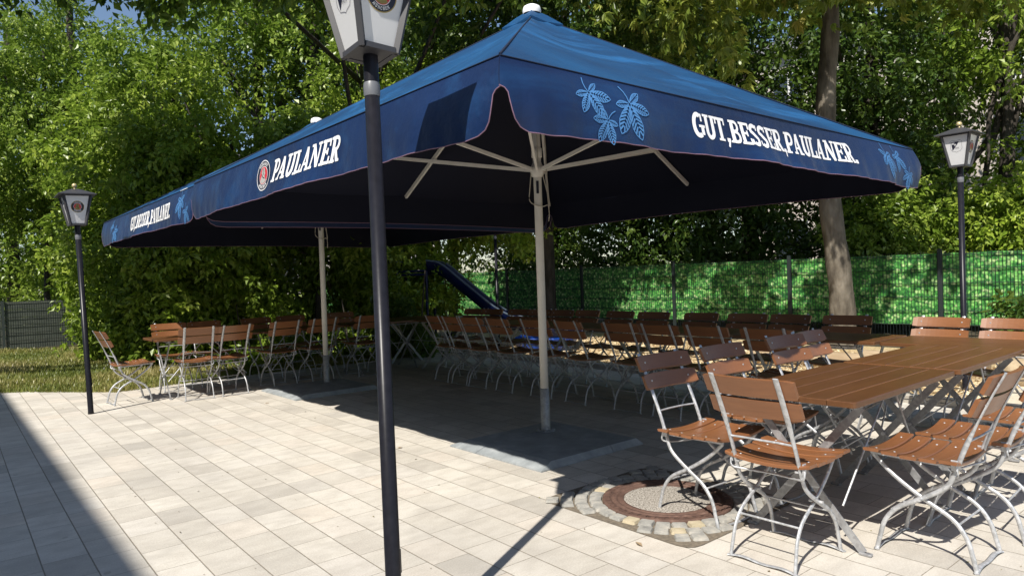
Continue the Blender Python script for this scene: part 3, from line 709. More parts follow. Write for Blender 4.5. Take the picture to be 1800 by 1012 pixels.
# ------------------------------------------------------------------ lamps
def build_lamp(loc, label, lean=None, dz=0.0):
    root = empty('lamp_post', loc, ANG, label, 'street lamp', 'black garden lamps with white four-sided lanterns')
    b = MB(); b.lathe([(0.0001, 0), (0.033, 0.0), (0.030, 0.03), (0.0292, 2.06+dz), (0.0001, 2.06+dz)], 20)
    b.build('pole', M_BLACK, root)
    b = MB(); b.lathe([(0.0295, .30), (.0305, .302), (.0305, .312), (.0295, .314)], 20); b.box((0.030, 0, .37), (.006, .022, .09), 0, None, .003); b.lathe([(.004, -.001), (.004, .002), (.0005, .003)], 8, (0.033, 0, .41)); b.build('cable_door', M_BLACK, root)
    b = MB(); b.lathe([(0.030, 2.03+dz), (0.0325, 2.04+dz), (0.0325, 2.075+dz), (0.030, 2.085+dz)], 20); b.build('collar', M_COLLAR, root)
    b = MB(); b.lathe([(0.0295, 2.06+dz), (0.0295, 2.20+dz)], 20); b.build('neck', M_BLACK, root)
    zb, zt, sb, st = 2.195+dz, 2.54+dz, 0.074, 0.136
    ln = MB()
    ln.add([(-sb, -sb, zb), (sb, -sb, zb), (sb, sb, zb), (-sb, sb, zb)], [(0, 3, 2, 1)])
    for q in range(4):
        a = q*math.pi/2+math.pi/4
        p0 = Vector((sb*1.414*math.cos(a), sb*1.414*math.sin(a), zb)); p1 = Vector((st*1.414*math.cos(a), st*1.414*math.sin(a), zt))
        ln.tube([p0, p1], 0.0115, 0.0115, square=True, ref=(math.cos(a), math.sin(a), 0))
        a2 = a+math.pi/2
        for s_, z in ((sb, zb+.008), (st, zt-.006)):
            e0 = Vector((s_*1.414*math.cos(a), s_*1.414*math.sin(a), z)); e1 = Vector((s_*1.414*math.cos(a2), s_*1.414*math.sin(a2), z))
            d = (e1-e0).normalized()*.009
            ln.tube([e0+d, e1-d], 0.0125, 0.0105, square=True)
    lo = ln.build('lantern_frame', M_LGREY, root)
    for q in range(4):
        a = q*math.pi/2; ca, sa = math.cos(a), math.sin(a)
        def S(u, v, off=0.0, ca=ca, sa=sa):       # v from 0 (bottom) to 1 metre-like height
            k = v/(zt-zb); x = (sb+(st-sb)*k)-.004+off; return Vector((ca*x-sa*u, sa*x+ca*u, zb+v))
        b = MB()
        v0, v1 = .016, zt-zb-.014
        w0 = sb-.008; w1 = st-.008
        b.add([S(-w0, v0), S(w0, v0), S(w1, v1), S(-w1, v1)], [(0, 1, 2, 3)])
        pn = b.build('lantern_panel', M_LWHITE, lo)
        b = MB()
        if q in (3, 1):
            roundel(b, (0, .205), .066, S, (0, 1, 2, 4, 1, 5), o=.0015); b.build('emblem', [M_GOLD, M_INK, M_RED, M_SILV, M_OLIVE, M_WHITE], pn)
        else:
            c = (0, .215); r = .066
            Q = lambda x, y: (c[0]+x*r, c[1]+y*r)
            out = [(-.85, .75), (-.55, .95), (0, .80), (.55, .95), (.85, .75), (.80, .2), (.82, -.35), (.6, -.75), (.15, -.88), (0, -.98), (-.15, -.88), (-.6, -.75), (-.82, -.35), (-.80, .2), (-.85, .75)]
            stroke(b, [Q(*p) for p in out], r*.035, S, .0015, 1)
            fan(b, [Q(-.68, .68), Q(-.2, .70), Q(.45, .72), Q(.1, .2), Q(-.3, -.35), Q(-.55, -.65), Q(-.62, 0)], S, .0015, 0)
            text(b, 'FC', c[0]-.60*r, c[1]+.28*r, r*.34, S, 2, off0=.0024); text(b, 'P', c[0]-.22*r, c[1]+.02*r, r*.34, S, 2, off0=.0024)
            text(b, '1925', c[0]-.18*r, c[1]-.45*r, r*.28, S, 1, off0=.0024)
            b.build('shield_emblem', [M_INK, M_LINE, M_WHITE], pn)
    b = MB(); e = .188
    prof = [(e, zt-.004), (e, zt+.005), (.11, zt+.042), (.032, zt+.078), (.0005, zt+.082)]
    for q in range(4):
        a = q*math.pi/2; ca, sa = math.cos(a), math.sin(a)
        rows = [[(ca*r-sa*r*t, sa*r+ca*r*t, z) for t in (-1, 1)] for r, z in prof]
        for i in range(len(prof)-1): b.add(rows[i]+rows[i+1], [(0, 1, 3, 2)])
    b.add([(-e, -e, zt-.004), (e, -e, zt-.004), (e, e, zt-.004), (-e, e, zt-.004)], [(0, 3, 2, 1)])
    b.build('lantern_roof', M_LGREY, root)
    for q_, z_, fl_ in ((st, zt-.012, 1), (sb, zb+.012, 0)):  # white plates added inside to bounce light onto the panels
        b = MB(); b.add([(-q_, -q_, z_), (q_, -q_, z_), (q_, q_, z_), (-q_, q_, z_)], [(0, 3, 2, 1) if fl_ else (0, 1, 2, 3)]); b.build('added_reflector', M_WHITE, lo)
    b = MB(); b.lathe([(0.012, zt+.08), (0.012, zt+.092)]+[(0.028*math.sin(R(20+t*16)), zt+.118-.028*math.cos(R(20+t*16))) for t in range(11)], 16)
    b.build('finial_ball', M_BRASS, root)
    if lean is not None:
        d = Vector(lean)-Vector(loc)
        root.rotation_euler = (Vector((0, 0, 1)).rotation_difference(d.normalized()).to_matrix() @ Matrix.Rotation(ANG, 3, 'Z')).to_euler()
    return root
_cam_o = np.array([0, 0, 1.43])
def pix(px, py, Y):          # point of the place seen at a photo pixel, at depth Y
    d = F_*1221.55 + X2*(px-900) - Y2*(py-506)
    return _cam_o + np.array(d)*(Y/d.y)
_b = pix(698, 1164, 2.575); _b[2] = 0; _t2 = pix(651, 99, 2.76)
print('LAMP', _b, _t2, np.linalg.norm(_t2-_b))
build_lamp(tuple(_b), 'nearest black lamp post, cut by the top of the photo, in front of the parasol', tuple(_t2), float(np.linalg.norm(_t2-_b))-2.195)
build_lamp((-4.95, 8.07, 0), 'left black lamp post beside the lone side-on chair, round emblem facing the viewer', (-5.03, 8.1, 2.2))
build_lamp((4.90, 7.55, 0), 'right black lamp post beyond the sunlit long table, shield emblem facing the viewer', None, .25)
build_lamp((-0.30, 13.8, 0), 'distant black lamp post by the blue slide, its lantern hidden above the parasol edge', None, .15)

# ------------------------------------------------------------------ chairs
def bar(b, pts, w, t, k=5, mi=0, rnd=False):
    P = catmull(pts, k)
    b.tube(P, t, w, n=8, ref=(0, 1, 0), mi=mi) if False else b.tube(P, w, t, n=8, ref=(0, 1, 0), mi=mi)
POST = [(-.13, .93), (-.075, .82), (-.02, .70), (.035, .57), (.075, .46), (.115, .375), (.225, .295), (.33, .23), (.39, .155), (.415, .07), (.43, .008)]
LEG = [(.455, .475), (.36, .385), (.225, .295), (.10, .225), (.04, .15), (.015, .07), (.0, .008)]
def make_chair():
    root = empty('folding_chair', (0, 0, 0))
    rng = random.Random(1)
    for s_ in (-1, 1):
        b = MB(); P = catmull([(x, s_*(.168+.012*max(0, 1-z/.5)), z) for x, z in POST], 5)
        nW = []; nT = []
        for p in P:
            up = min(1, max(0, (p.z-.60)/.10)); nW.append(.0150*(up)+.0085*(1-up)); nT.append(.0045*up+.0115*(1-up))
        # flat bar on top (wide across), oval tube below
        b.tube(P, nT, nW, n=8, ref=(0, 1, 0))
        q = P[0]; b.lathe([(.0001, -.003), (.0145, -.003), (.0145, .003), (.0001, .004)], 10, (0, 0, 0)) if False else None
        po = b.build('backrest_post', M_GALV, root)
    for s_ in (-1, 1):
        b = MB(); P = catmull([(x, s_*(.150+.018*max(0, 1-z/.45)), z) for x, z in LEG], 5)
        b.tube(P, .0110, .0075, n=8, ref=(0, 1, 0)); b.build('leg', M_GALV, root)
    for x, y0 in ((.0, .170), (.43, .184)):
        b = MB(); P = catmull([(x-.006, -y0-.015, .006), (x, -y0, .006), (x+.004, -y0*.6, .014), (x+.004, 0, .006), (x+.004, y0*.6, .014), (x, y0, .006), (x-.006, y0+.015, .006)], 4)
        b.tube(P, .013, .004, n=6, ref=(0, 0, 1)); b.build('foot_bar', M_GALV, root)
    b = MB()
    b.tube(catmull([(.022, -.17, .60), (.018, -.08, .603), (.015, 0, .603), (.018, .08, .603), (.022, .17, .60)], 3), .0055, n=7, ref=(0, 0, 1)); b.build('stretcher', M_GALV, root)
    b = MB(); b.tube([(.075, -.165, .20), (.075, .165, .20)], .0055, n=7); b.build('stretcher', M_GALV, root)
    b = MB(); b.tube([(.36, -.172, .215), (.36, .172, .215)], .005, n=7)
    b.tube(catmull([(.07, -.19, .50), (.06, -.19, .44), (.09, -.14, .425), (.12, 0, .42), (.09, .14, .425), (.06, .19, .44), (.07, .19, .50)], 4), .0055, n=7, ref=(0, 0, 1))
    for s_ in (-1, 1):
        b.tube([(.06, s_*.155, .468), (.46, s_*.155, .478)], .008, .005, square=True)
        b.box((.075, s_*.186, .485), (.03, .006, .05), 0, None, .002)
        b.tube([(.225, s_*.13, .295), (.225, s_*.198, .295)], .009, n=8)
    b.build('seat_frame', M_GALV, root)
    # seat: five cross slats dished in the middle
    b = MB()
    for i in range(5):
        x0 = .052+i*.0855; x1 = x0+.078; vs = []; NY = 10
        for j in range(NY+1):
            y = -.222+.444*j/NY; dz = -.022*(1-(y/.222)**2)
            zz = .500+dz+(.012 if i == 4 else 0)*0 + .006*abs(i-1.6)
            e = .004 if j in (0, NY) else 0
            vs += [(x0+e, y, zz-.016), (x0, y, zz-.004), (x0+.004+e, y, zz), (x1-.004-e, y, zz), (x1, y, zz-.004), (x1-e, y, zz-.016)]
        fs = []
        for j in range(NY):
            for k in range(6):
                a, c = j*6+k, j*6+(k+1) % 6; fs.append((a, a+6, c+6, c))
        fs += [tuple(range(6)), tuple(range(NY*6+5, NY*6-1, -1))]
        b.add(vs, [f[::-1] for f in fs], 0, False)
        for y in (-.155, .155):
            z = .500-.022*(1-(y/.222)**2)+.006*abs(i-1.6)
            b.lathe([(.0062, z-.001), (.005, z+.0018), (.0003, z+.0026)], 8, ((x0+x1)/2, y, 0), 1)
    b.build('seat', [M_SLAT, M_GALV], root)
    # backrest: two bowed slats in front of the posts
    b = MB()
    for z0, z1 in ((.722, .812), (.826, .918)):
        vs = []; NY = 12
        def xp(z): return np.interp(z, [.57, .70, .82, .93], [.035, -.02, -.075, -.13])+.006
        for j in range(NY+1):
            y = -.235+.47*j/NY; dx = .030*(y/.235)**2-.016
            e = .006 if j in (0, NY) else 0
            for (z, o) in ((z0+e, 0), (z1-e, 0), (z1-.004-e, .018), (z0+.004+e, .018)):
                vs.append((xp(z)+dx+o, y, z+(o*.42)))
        fs = []
        for j in range(NY):
            for k in range(4):
                a, c = j*4+k, j*4+(k+1) % 4; fs.append((a, c, c+4, a+4))
        fs += [tuple(range(4)), tuple(range(NY*4+3, NY*4-1, -1))]
        b.add(vs, fs, 0, False)
        # crisp look: mark long faces flat
        for y in (-.168, .168):
            z = (z0+z1)/2; dx = .030*(y/.235)**2-.016
            for o, sg in ((-.006, -1), (.0185, 1)):
                c = Vector((xp(z)+dx+o, y, z+.008))
                b.box(c, (.006, .012, .012), 1, None, .002)
    b.build('backrest', [M_SLAT, M_GALV], root)
    return root
proto = [None]
def chair(n, m, yaw, label, group, z=0.0, jit=0.02, first=False):
    if proto[0] is None: proto[0] = make_chair(); c = proto[0]
    else: c = copy_tree(proto[0])
    j = random.Random(int((n*91+m*37)*100))
    c.location = W(n+j.uniform(-jit, jit), m+j.uniform(-jit, jit), z); c.rotation_euler = (0, 0, yaw+j.uniform(-jit, jit)*4.5)
    tag(c, label, 'chair', group); return c
ORD = ['first', 'second', 'third', 'fourth', 'fifth', 'sixth', 'seventh', 'eighth', 'ninth', 'tenth', 'eleventh', 'twelfth', 'thirteenth', 'fourteenth', 'fifteenth']
# near table
chair(3.02, -1.80, YN, 'brown slatted chair at the near end of the foremost table, back to the viewer', 'chairs round the near tables', jit=0)
chair(3.79, -1.08, YM+math.pi, 'front brown slatted chair on the right side of the near table', 'chairs round the near tables', jit=0)
chair(4.30, -1.02, YM+math.pi, 'second chair on the right side of the near table, right behind the front one', 'chairs round the near tables')
chair(4.95, -1.00, YM+math.pi, 'third chair on the right side of the near table, cut by the photo edge', 'chairs round the near tables')
for k, n in enumerate((3.48, 4.07, 4.87, 5.27)):
    chair(n, -2.61+.01*k, YM, ('chair standing over the manhole, first on the left side of the near table', 'second chair on the left side of the near table, shaded backrest', 'third chair on the left side of the near table', 'chair on the left side of the near tables closest to the long row')[k], 'chairs round the near tables')
R1 = [-8.1, -7.66, -7.22, -6.68, -6.05, -5.47, -4.74, -4.22, -3.72, -3.08]
for k, m in enumerate(R1):
    chair(5.42+(.05 if k == 8 else 0), m, YN, ORD[k]+' from the left among the long row of chairs with backs turned', 'chairs on the near side of the long table row', jit=.025)
R2 = [(-9.1, 6.75), (-8.67, 6.8), (-8.1, 6.85), (-7.62, 6.88), (-7.2, 6.92), (-6.75, 6.95), (-6.12, 6.95), (-5.54, 6.95), (-4.86, 6.95), (-4.28, 6.95), (-3.76, 6.98), (-3.17, 7.0), (-2.37, 7.02), (-1.80, 7.05)]
for k, (m, n) in enumerate(R2):
    chair(n-.02, m, YN+math.pi, ORD[k]+' from the left among the long far row of facing chairs', 'chairs on the far side of the long table row', jit=.025)
chair(6.9, -1.15, YN+math.pi, 'facing chair behind the long table row, cut by the right photo edge', 'chairs on the far side of the long table row')
# left tables under the far parasol
chair(1.70, -9.93, YN, 'lone chair seen from the side, right of the left lamp post', 'chairs round the far tables')
for k, n in enumerate((2.58, 3.05, 3.78, 4.32, 5.05)):
    chair(n, -9.32 if k < 2 else -9.46, YM+math.pi, ORD[k]+' from left, turned backwards, at the far tables', 'chairs round the far tables', z=0)
for k, n in enumerate((2.62, 3.13, 3.9, 4.45, 5.3)):
    chair(n, -10.80, YM, ORD[k]+' from the left of the facing chairs behind the far tables', 'chairs round the far tables')

# ------------------------------------------------------------------ tables
def make_table():
    root = empty('folding_table', (0, 0, 0)); L, Wd, zt = 1.335, .70, .78
    b = MB(); n = 5; pw = Wd/n
    for i in range(n):
        y0 = -Wd/2+i*pw+.0015; y1 = y0+pw-.003; r = .022
        c0 = r if i == 0 else .002; c1 = r if i == n-1 else .002
        out = []
        for (cx, cy, rr_, a0) in ((L/2, y1, c1, 0), (-L/2, y1, c1, 90), (-L/2, y0, c0, 180), (L/2, y0, c0, 270)):
            sx = 1 if cx > 0 else -1; sy = 1 if cy == y1 else -1
            for q in range(4):
                a = R(a0+30*q); out.append((cx-sx*rr_+rr_*math.cos(a), cy-sy*rr_+rr_*math.sin(a)))
        k = len(out); cx, cy = 0, (y0+y1)/2
        lo = [(x, y, zt-.028) for x, y in out]; md = [(x, y, zt-.004) for x, y in out]
        hi = [(x-math.copysign(.004, x), y-math.copysign(.0035, y-cy), zt) for x, y in out]
        fs = [(q, (q+1) % k, (q+1) % k+k, q+k) for q in range(k)]+[(q+k, (q+1) % k+k, (q+1) % k+2*k, q+2*k) for q in range(k)]
        fs += [tuple(range(2*k, 3*k)), tuple(range(k))[::-1]]
        b.add(lo+md+hi, fs, 0)
    for i in range(1, n):
        y = -Wd/2+i*pw; b.box((0, y, zt-.0045), (L-.02, .0055, .004), 1)
    b.build('tabletop', [M_TOP, M_GROOVE], root)
    b = MB()
    for x in (-.50, .50): b.box((x, 0, zt-.040), (.035, Wd-.08, .022), 0, None, .003)
    for y in (-.27, .27): b.box((0, y, zt-.056), (1.06, .028, .010), 0, None, .002)
    b.build('rail', M_STEEL, root)
    for x in (-.50, .50):
        for s_ in (-1, 1):
            b = MB(); o = .008*s_
            b.tube([(x+o, -s_*.30, zt-.05), (x+o, s_*.30, .012)], .020, .0035, square=True, ref=(1, 0, 0))
            b.box((x+o, s_*.31, .008), (.03, .06, .014), 0, None, .003)
            b.build('leg', M_STEEL, root)
    b = MB()
    for x in (-.50, .50):
        b.tube([(x-.02, 0, .385), (x+.02, 0, .385)], .012, n=8)
        for s_ in (-1, 1):
            b.tube([(x, s_*.20, .22), (x*.12, s_*.24, zt-.05)], .006, n=6)
    b.tube([(-.5, -.05, .40), (.5, .05, .40)], .005, n=6)
    b.build('brace_rod', M_GALV, root)
    return root
tp = make_table(); first = [True]
def table(n, m, yaw, label, group):
    if first[0]: t = tp; first[0] = False
    else: t = copy_tree(tp)
    t.location = W(n, m); t.rotation_euler = (0, 0, yaw); tag(t, label, 'table', group); return t
table(3.985, -1.82, YN, 'foremost brown plank table in the sun, its corner nearest the viewer', 'plank tables in the near group')
table(5.33, -1.80, YN, 'second plank table, joining the foremost one to the long cross row', 'plank tables in the near group').location.z = .004
for k in range(7):
    table(6.37, -1.80-1.37*(k) + (0 if k else 0), YM, 'plank table '+('sunlit, across the end of the near pair' if k == 0 else ORD[k]+' to the left along the shaded cross row'), 'plank tables in the long row')
table(6.37, -.43, YM, 'sunlit plank table at the right photo edge in the cross row', 'plank tables in the long row')
for k, n in enumerate((2.84, 4.20, 5.56)):
    table(n, -9.98, YN, ('far left plank table in front of the hedge, sunlit left end', 'middle plank table under the far parasol', 'rightmost plank table under the far parasol')[k], 'plank tables under the far parasol')

# ------------------------------------------------------------------ fences
def post(b, p, h, s_=.06): b.box((p.x, p.y, h/2), (s_, s_, h), 0, Matrix.Rotation(R(-43.7), 3, 'Z'))
FA = Vector((1.75, 17.4, 0)); FV = Vector((1.883, -1.80, 0)); FY = math.atan2(FV.y, FV.x)
fr = empty('screened_fence', FA, FY, 'dark mesh fence covered with bright green ivy-print screening behind the play area', 'fence')
LB = FV.length
for k in range(-5, 7):
    b = MB(); b.box((k*LB, 0, .82), (.07, .05, 1.66), 0, None, .004); b.build('fence_post', M_FENCE, fr)
    if k == 6: continue
    x0, x1 = k*LB+.04, (k+1)*LB-.04
    b = MB(); N = 30; vs = []; fs = []
    for i in range(N+1):
        x = x0+(x1-x0)*i/N
        for j in range(7):
            z = .33+1.24*j/6; vs.append((x, .02+.010*math.sin(i*1.9+k)*math.sin(j*1.3+k)+.004*((i % 2)*2-1), z+(.006*math.sin(i*.9) if j == 6 else 0)))
    for i in range(N):
        for j in range(6): a = i*7+j; fs.append((a, a+7, a+8, a+1))
    b.add(vs, fs, 0, True)
    b.add([(v[0], v[1]+.012, v[2]) for v in vs], [f[::-1] for f in fs], 0, True)
    sc_ = b.build('ivy_print_screen', M_IVY, fr)
    b = MB()
    for i in range(7):
        z = .10+i*.24
        for y in (-.022, -.006): b.tube([(x0, y, z), (x1, y, z)], .0055, n=4, smooth=False)
    nx = int((x1-x0)/.05)
    for i in range(nx+1):
        x = x0+(x1-x0)*i/nx; b.tube([(x, -.014, .04), (x, -.014, 1.6)], .0036, n=4, smooth=False, caps=False)
    b.build('mesh_panel', M_FENCE, fr)
LFA = Vector((-16.6, 14.2, 0)); fl = empty('privacy_fence', LFA, R(41), 'grey-green mesh fence with woven privacy strips on the lawn at the far left', 'fence')
for k in range(3):
    b = MB(); b.box((k*2.5, 0, .62), (.06, .04, 1.26), 0); b.build('fence_post', M_FENCEG, fl)
    x0, x1 = k*2.5+.04, k*2.5+2.46
    b = MB()
    for j in range(6): b.box(((x0+x1)/2, .012, .12+j*.2), (x1-x0, .006, .187), 0)
    b.build('privacy_strip', M_STRIP, fl)
    b = MB()
    for i in range(7):
        for y in (-.014, .026): b.tube([(x0, y, .02+i*.2), (x1, y, .02+i*.2)], .004, n=4, smooth=False)
    for i in range(49):
        x = x0+(x1-x0)*i/48; b.tube([(x, -.02, .02), (x, -.02, 1.25)], .003, n=4, smooth=False, caps=False)
    b.build('mesh_panel', M_FENCE, fl)
rp = empty('street_light_pole', (-17.6, 24.5, 0), 0, 'grey steel light pole standing behind the privacy fence at the far left', 'street lamp')
b = MB(); b.lathe([(.16, 0), (.16, 1.1), (.10, 1.25), (.075, 5.2)], 16); b.build('pole', M_POLE, rp)
b = MB(); b.box((.3, 0, 5.25), (.9, .22, .12), 0, None, .03); b.build('lamp_head', M_POLE, rp)

# ------------------------------------------------------------------ playground
sl = empty('playground_slide', (-0.52, 14.0, 0), R(-8), 'dark blue playground slide with pale side rails beyond the shaded chairs', 'slide')
pa = catmull([(-1.15, 0, 1.58), (-.85, 0, 1.50), (-.4, 0, 1.12), (.3, 0, .55), (.9, 0, .30), (1.3, 0, .25), (1.9, 0, .22)], 6)
b = MB(); vs = []
sec = [(-.27, .22), (-.25, .0), (.25, .0), (.27, .22)]
for layer, off in ((0, 0), (1, -.02)):
    vs = []; fs = []
    for p in pa:
        for y, z in sec: vs.append((p.x, y+(.012 if y > 0 else -.012)*layer, p.z+z+off))
    for i in range(len(pa)-1):
        for k in range(3): a = i*4+k; f = (a, a+4, a+5, a+1); fs.append(f if layer else f[::-1])
    b.add(vs, fs, 0, True)
b.build('chute', M_BLUE, sl)
for s_ in (-1, 1):
    b = MB(); b.tube([(p.x, s_*.275, p.z+.225) for p in pa], .020, n=8, ref=(0, 1, 0)); b.build('side_rail', M_PALERAIL, sl)
b = MB()
for s_ in (-1, 1):
    b.tube([(-1.15, s_*.3, 0), (-1.15, s_*.3, 1.6)], .03, n=8); b.tube([(-1.75, s_*.3, 0), (-1.75, s_*.3, 1.6)], .03, n=8)
    b.tube([(-1.75, s_*.3, 1.6), (-1.15, s_*.3, 1.6)], .022, n=8)
b.box((-1.45, 0, 1.53), (.66, .62, .04)); b.build('tower_frame', M_BLUE, sl)
b = MB()
for i in range(6): b.tube([(-1.76-.0, -.28, .3+i*.3), (-1.76, .28, .3+i*.3)], .018, n=6)
b.build('ladder_rung', M_PALERAIL, sl)
b = MB(); b.tube([(1.3, 0, 0), (1.3, 0, .24)], .04, n=8); b.build('chute_support', M_BLUE, sl)
sb = empty('sandbox_tub', (0.62, 13.2, 0), R(10), 'bright blue plastic sand tub on the wood chips behind the shaded chairs', 'sandbox')
b = MB(); b.lathe([(.50, 0.012), (.58, .10), (.62, .26), (.60, .28), (.56, .25), (.52, .12), (.0001, .10)], 8, smooth=False); b.build('tub', M_BLUEL, sb)
b = MB(); b.lathe([(.53, .13), (.3, .16), (.0001, .17)], 8); b.build('sand_fill', M_SAND, sb)

# timber logs and boulders edging the play area
for (x, y, a, L, r, lb) in ((4.15, 9.9, R(-40), 1.5, .115, 'peeled log edging the play area, left of the tree trunk'), (5.35, 9.1, R(-52), 1.5, .12, 'peeled log edging the sand, in front of the tree trunk')):
    o = empty('log', (x, y, r), a, lb, 'log', 'peeled edging logs')
    b = MB(); b.tube([(-L/2, 0, 0), (-L/4, .01, 0), (L/4, -.01, 0), (L/2, 0, 0)], [r, r*1.03, r*.98, r*.95], [r, r*1.03, r*.98, r*.95], n=14); b.build('log_trunk', M_LOG, o)
def rock(x, y, s_, lb, seed):
    g = np.random.default_rng(seed); bm = []; b = MB(); nu, nvv = 14, 9; vs = []
    for i in range(nvv+1):
        th = math.pi*i/nvv
        for j in range(nu):
            ph = 2*math.pi*j/nu
            d = Vector((math.sin(th)*math.cos(ph), math.sin(th)*math.sin(ph), math.cos(th)))
            k = 1/max(abs(d.x), abs(d.y), abs(d.z))**.65
            k *= 1+.10*math.sin(3*d.x+seed)*math.cos(4*d.y+seed)+.05*math.sin(9*d.z+5*d.x)
            vs.append((d.x*s_[0]*k, d.y*s_[1]*k, d.z*s_[2]*k))
    fs = [(i*nu+j, (i+1)*nu+j, (i+1)*nu+(j+1) % nu, i*nu+(j+1) % nu) for i in range(nvv) for j in range(nu)]
    b.add(vs, fs, 0, True); o = b.build('boulder', M_ROCK); o.location = (x, y, s_[2]*.75); o.rotation_euler.z = seed
    tag(o, lb, 'boulder', 'sandstone boulders by the sand area')
rock(5.9, 8.0, (.42, .26, .19), 'sandstone boulder seen under the table beside the right lamp post', 1)
rock(6.7, 7.3, (.36, .3, .17), 'pale sandstone boulder behind the right-hand chairs', 2)
rock(5.0, 8.35, (.30, .2, .14), 'small sandstone boulder left of the right lamp post foot', 3)

# ------------------------------------------------------------------ foliage
def leaf_mesh(P, D, Nn, L, Wd, rnd, fold=0.25):
    """P base points, D leaf direction, Nn approx normals; 4 verts, 2 tris per leaf"""
    D = D/np.linalg.norm(D, axis=1, keepdims=True)
    S_ = np.cross(D, Nn); S_ /= np.linalg.norm(S_, axis=1, keepdims=True)+1e-9
    Nn = np.cross(S_, D)
    L = L[:, None]; Wd = Wd[:, None]
    mid = P+D*L*.45
    a = P; t = P+D*L-Nn*L*.12; l = mid+S_*Wd*.5+Nn*Wd*fold; r = mid-S_*Wd*.5+Nn*Wd*fold
    V = np.stack([a, l, t, r], 1).reshape(-1, 3); k = np.arange(len(P))*4
    Fq = np.stack([np.stack([k, k+2, k+1], 1), np.stack([k, k+3, k+2], 1)], 1).reshape(-1, 3)
    return V, Fq, np.repeat(rnd, 4)
def crown_points(lobes, n, g, shell=0.55):
    """points inside ellipsoid lobes, biased outward"""
    vol = np.array([l[3]*l[4]*l[5] for l in lobes]); pick = g.choice(len(lobes), n, p=vol/vol.sum())
    d = g.normal(size=(n, 3)); d /= np.linalg.norm(d, axis=1, keepdims=True)
    r = shell+(1-shell)*g.random(n)**.6
    lo = np.array(lobes)[pick]
    bump = 1+.16*np.sin(d[:, 0]*5+lo[:, 0])*np.cos(d[:, 1]*6+lo[:, 1])+.10*np.sin(d[:, 2]*8+lo[:, 2]*3)
    P = lo[:, :3]+d*lo[:, 3:6]*(r*bump)[:, None]
    return P, d
TR = np.array(trav)
HOLES = [(pix(1110, 520, 16.4), .42), (pix(1150, 500, 16.0), .40), (pix(1165, 545, 15.9), .42), (pix(1215, 530, 15.4), .30), (pix(1095, 545, 16.5), .3),
         (pix(1600, 520, 12.5), .40), (pix(1580, 550, 12.6), .25), (pix(1640, 500, 12.1), .28), (pix(1775, 480, 11.1), .42), (pix(1400, 475, 13.9), .3), (pix(1730, 500, 11.5), .3),
         (pix(840, 490, 19.5), .5), (pix(1040, 600, 14.6), .9), (pix(1130, 600, 14.3), 1.0), (pix(1240, 600, 13.8), 1.0), (pix(1330, 620, 11.8), .8), (pix(1180, 625, 12.2), .9), (pix(1500, 610, 12), .8), (pix(1400, 610, 12.3), .7), (pix(1060, 630, 12.2), .8),
         (pix(1485, 500, 11.7), .22), (pix(1470, 430, 11.7), .15), (pix(1495, 540, 11.7), .2), (pix(560, 460, 12.4), .35), (pix(590, 520, 12.4), .3), (pix(720, 480, 13.4), .35), (pix(500, 480, 12.3), .25),
         (pix(1018, 553, 11), .3), (pix(1600, 370, 14.3), .6), (pix(1750, 380, 13.0), .7), (pix(1680, 420, 13.6), .6), (pix(1590, 300, 14.6), .5), (pix(1180, 430, 18), .5), (pix(1100, 410, 18), .5), (pix(1472, 150, 11.9), .12), (pix(480, 640, 12.8), .4), (pix(640, 620, 14), .5), (pix(700, 630, 13.2), .4), (pix(950, 600, 15), .5), (pix(820, 610, 14), .4)]
def unlit(P, strict=1.0):  # crowns thinned along sun rays so that chosen spots get light
    k = np.ones(len(P), bool)
    for h, r in HOLES:
        d = P-h; t = -(d@TR); perp = d+np.outer(t, TR); k &= ~((t > .9) & (np.linalg.norm(perp, axis=1) < r*strict+.22))
    return k
def crown(name, parent, lobes, n_spray, per, L, m, seed, shell=.55, droop=.35, spread=.30, palm=False, cut=None):
    g = np.random.default_rng(seed)
    P, d = crown_points(lobes, n_spray, g, shell)
    k = unlit(P); P, d = P[k], d[k]; n_spray = len(P)
    axis = d*.8+g.normal(size=d.shape)*.45; axis[:, 2] -= droop; axis /= np.linalg.norm(axis, axis=1, keepdims=True)
    # each spray: leaves along a short twig
    base = np.repeat(P, per, 0); ax = np.repeat(axis, per, 0); N = len(base)
    s_ = g.random(N)*spread*1.6
    tw = g.normal(size=(N, 3)); tw -= (tw*ax).sum(1, keepdims=True)*ax; tw /= np.linalg.norm(tw, axis=1, keepdims=True)
    pos = base+ax*s_[:, None]+tw*(g.random(N)*spread*.38)[:, None]; pos[:, 2] -= (s_**2)*.5
    D = ax*.45+tw*.9+g.normal(size=(N, 3))*.25; D[:, 2] -= .35
    up = g.normal(size=(N, 3))*.45; up[:, 2] += 1.0; up += np.repeat(d, per, 0)*.35
    tone = np.repeat(g.random(n_spray), per)
    rnd = np.clip(.55*tone+.45*g.random(N), 0, 1)
    Ls = L*(.65+.7*g.random(N))
    if palm:
        # palmate leaf: 5 leaflets from one point
        k = 5; P5 = np.repeat(pos, k, 0); D5 = np.repeat(D/np.linalg.norm(D, axis=1, keepdims=True), k, 0); U5 = np.repeat(up/np.linalg.norm(up, axis=1, keepdims=True), k, 0)
        ang = np.tile(np.array([-1.3, -.65, 0, .65, 1.3]), N); sd = np.cross(D5, U5)
        DD = D5*np.cos(ang)[:, None]+sd*np.sin(ang)[:, None]; DD[:, 2] -= .15
        L5 = np.repeat(Ls, k)*np.tile(np.array([.6, .85, 1, .85, .6]), N)
        V, Fq, at = leaf_mesh(P5, DD, U5, L5, L5*.36, np.repeat(rnd, k))
    else:
        V, Fq, at = leaf_mesh(pos, D, up, Ls, Ls*(.5+.2*g.random(N)), rnd)
    V = V-np.array(parent.location)
    return npmesh(name, V, Fq, m, parent, at, 3)
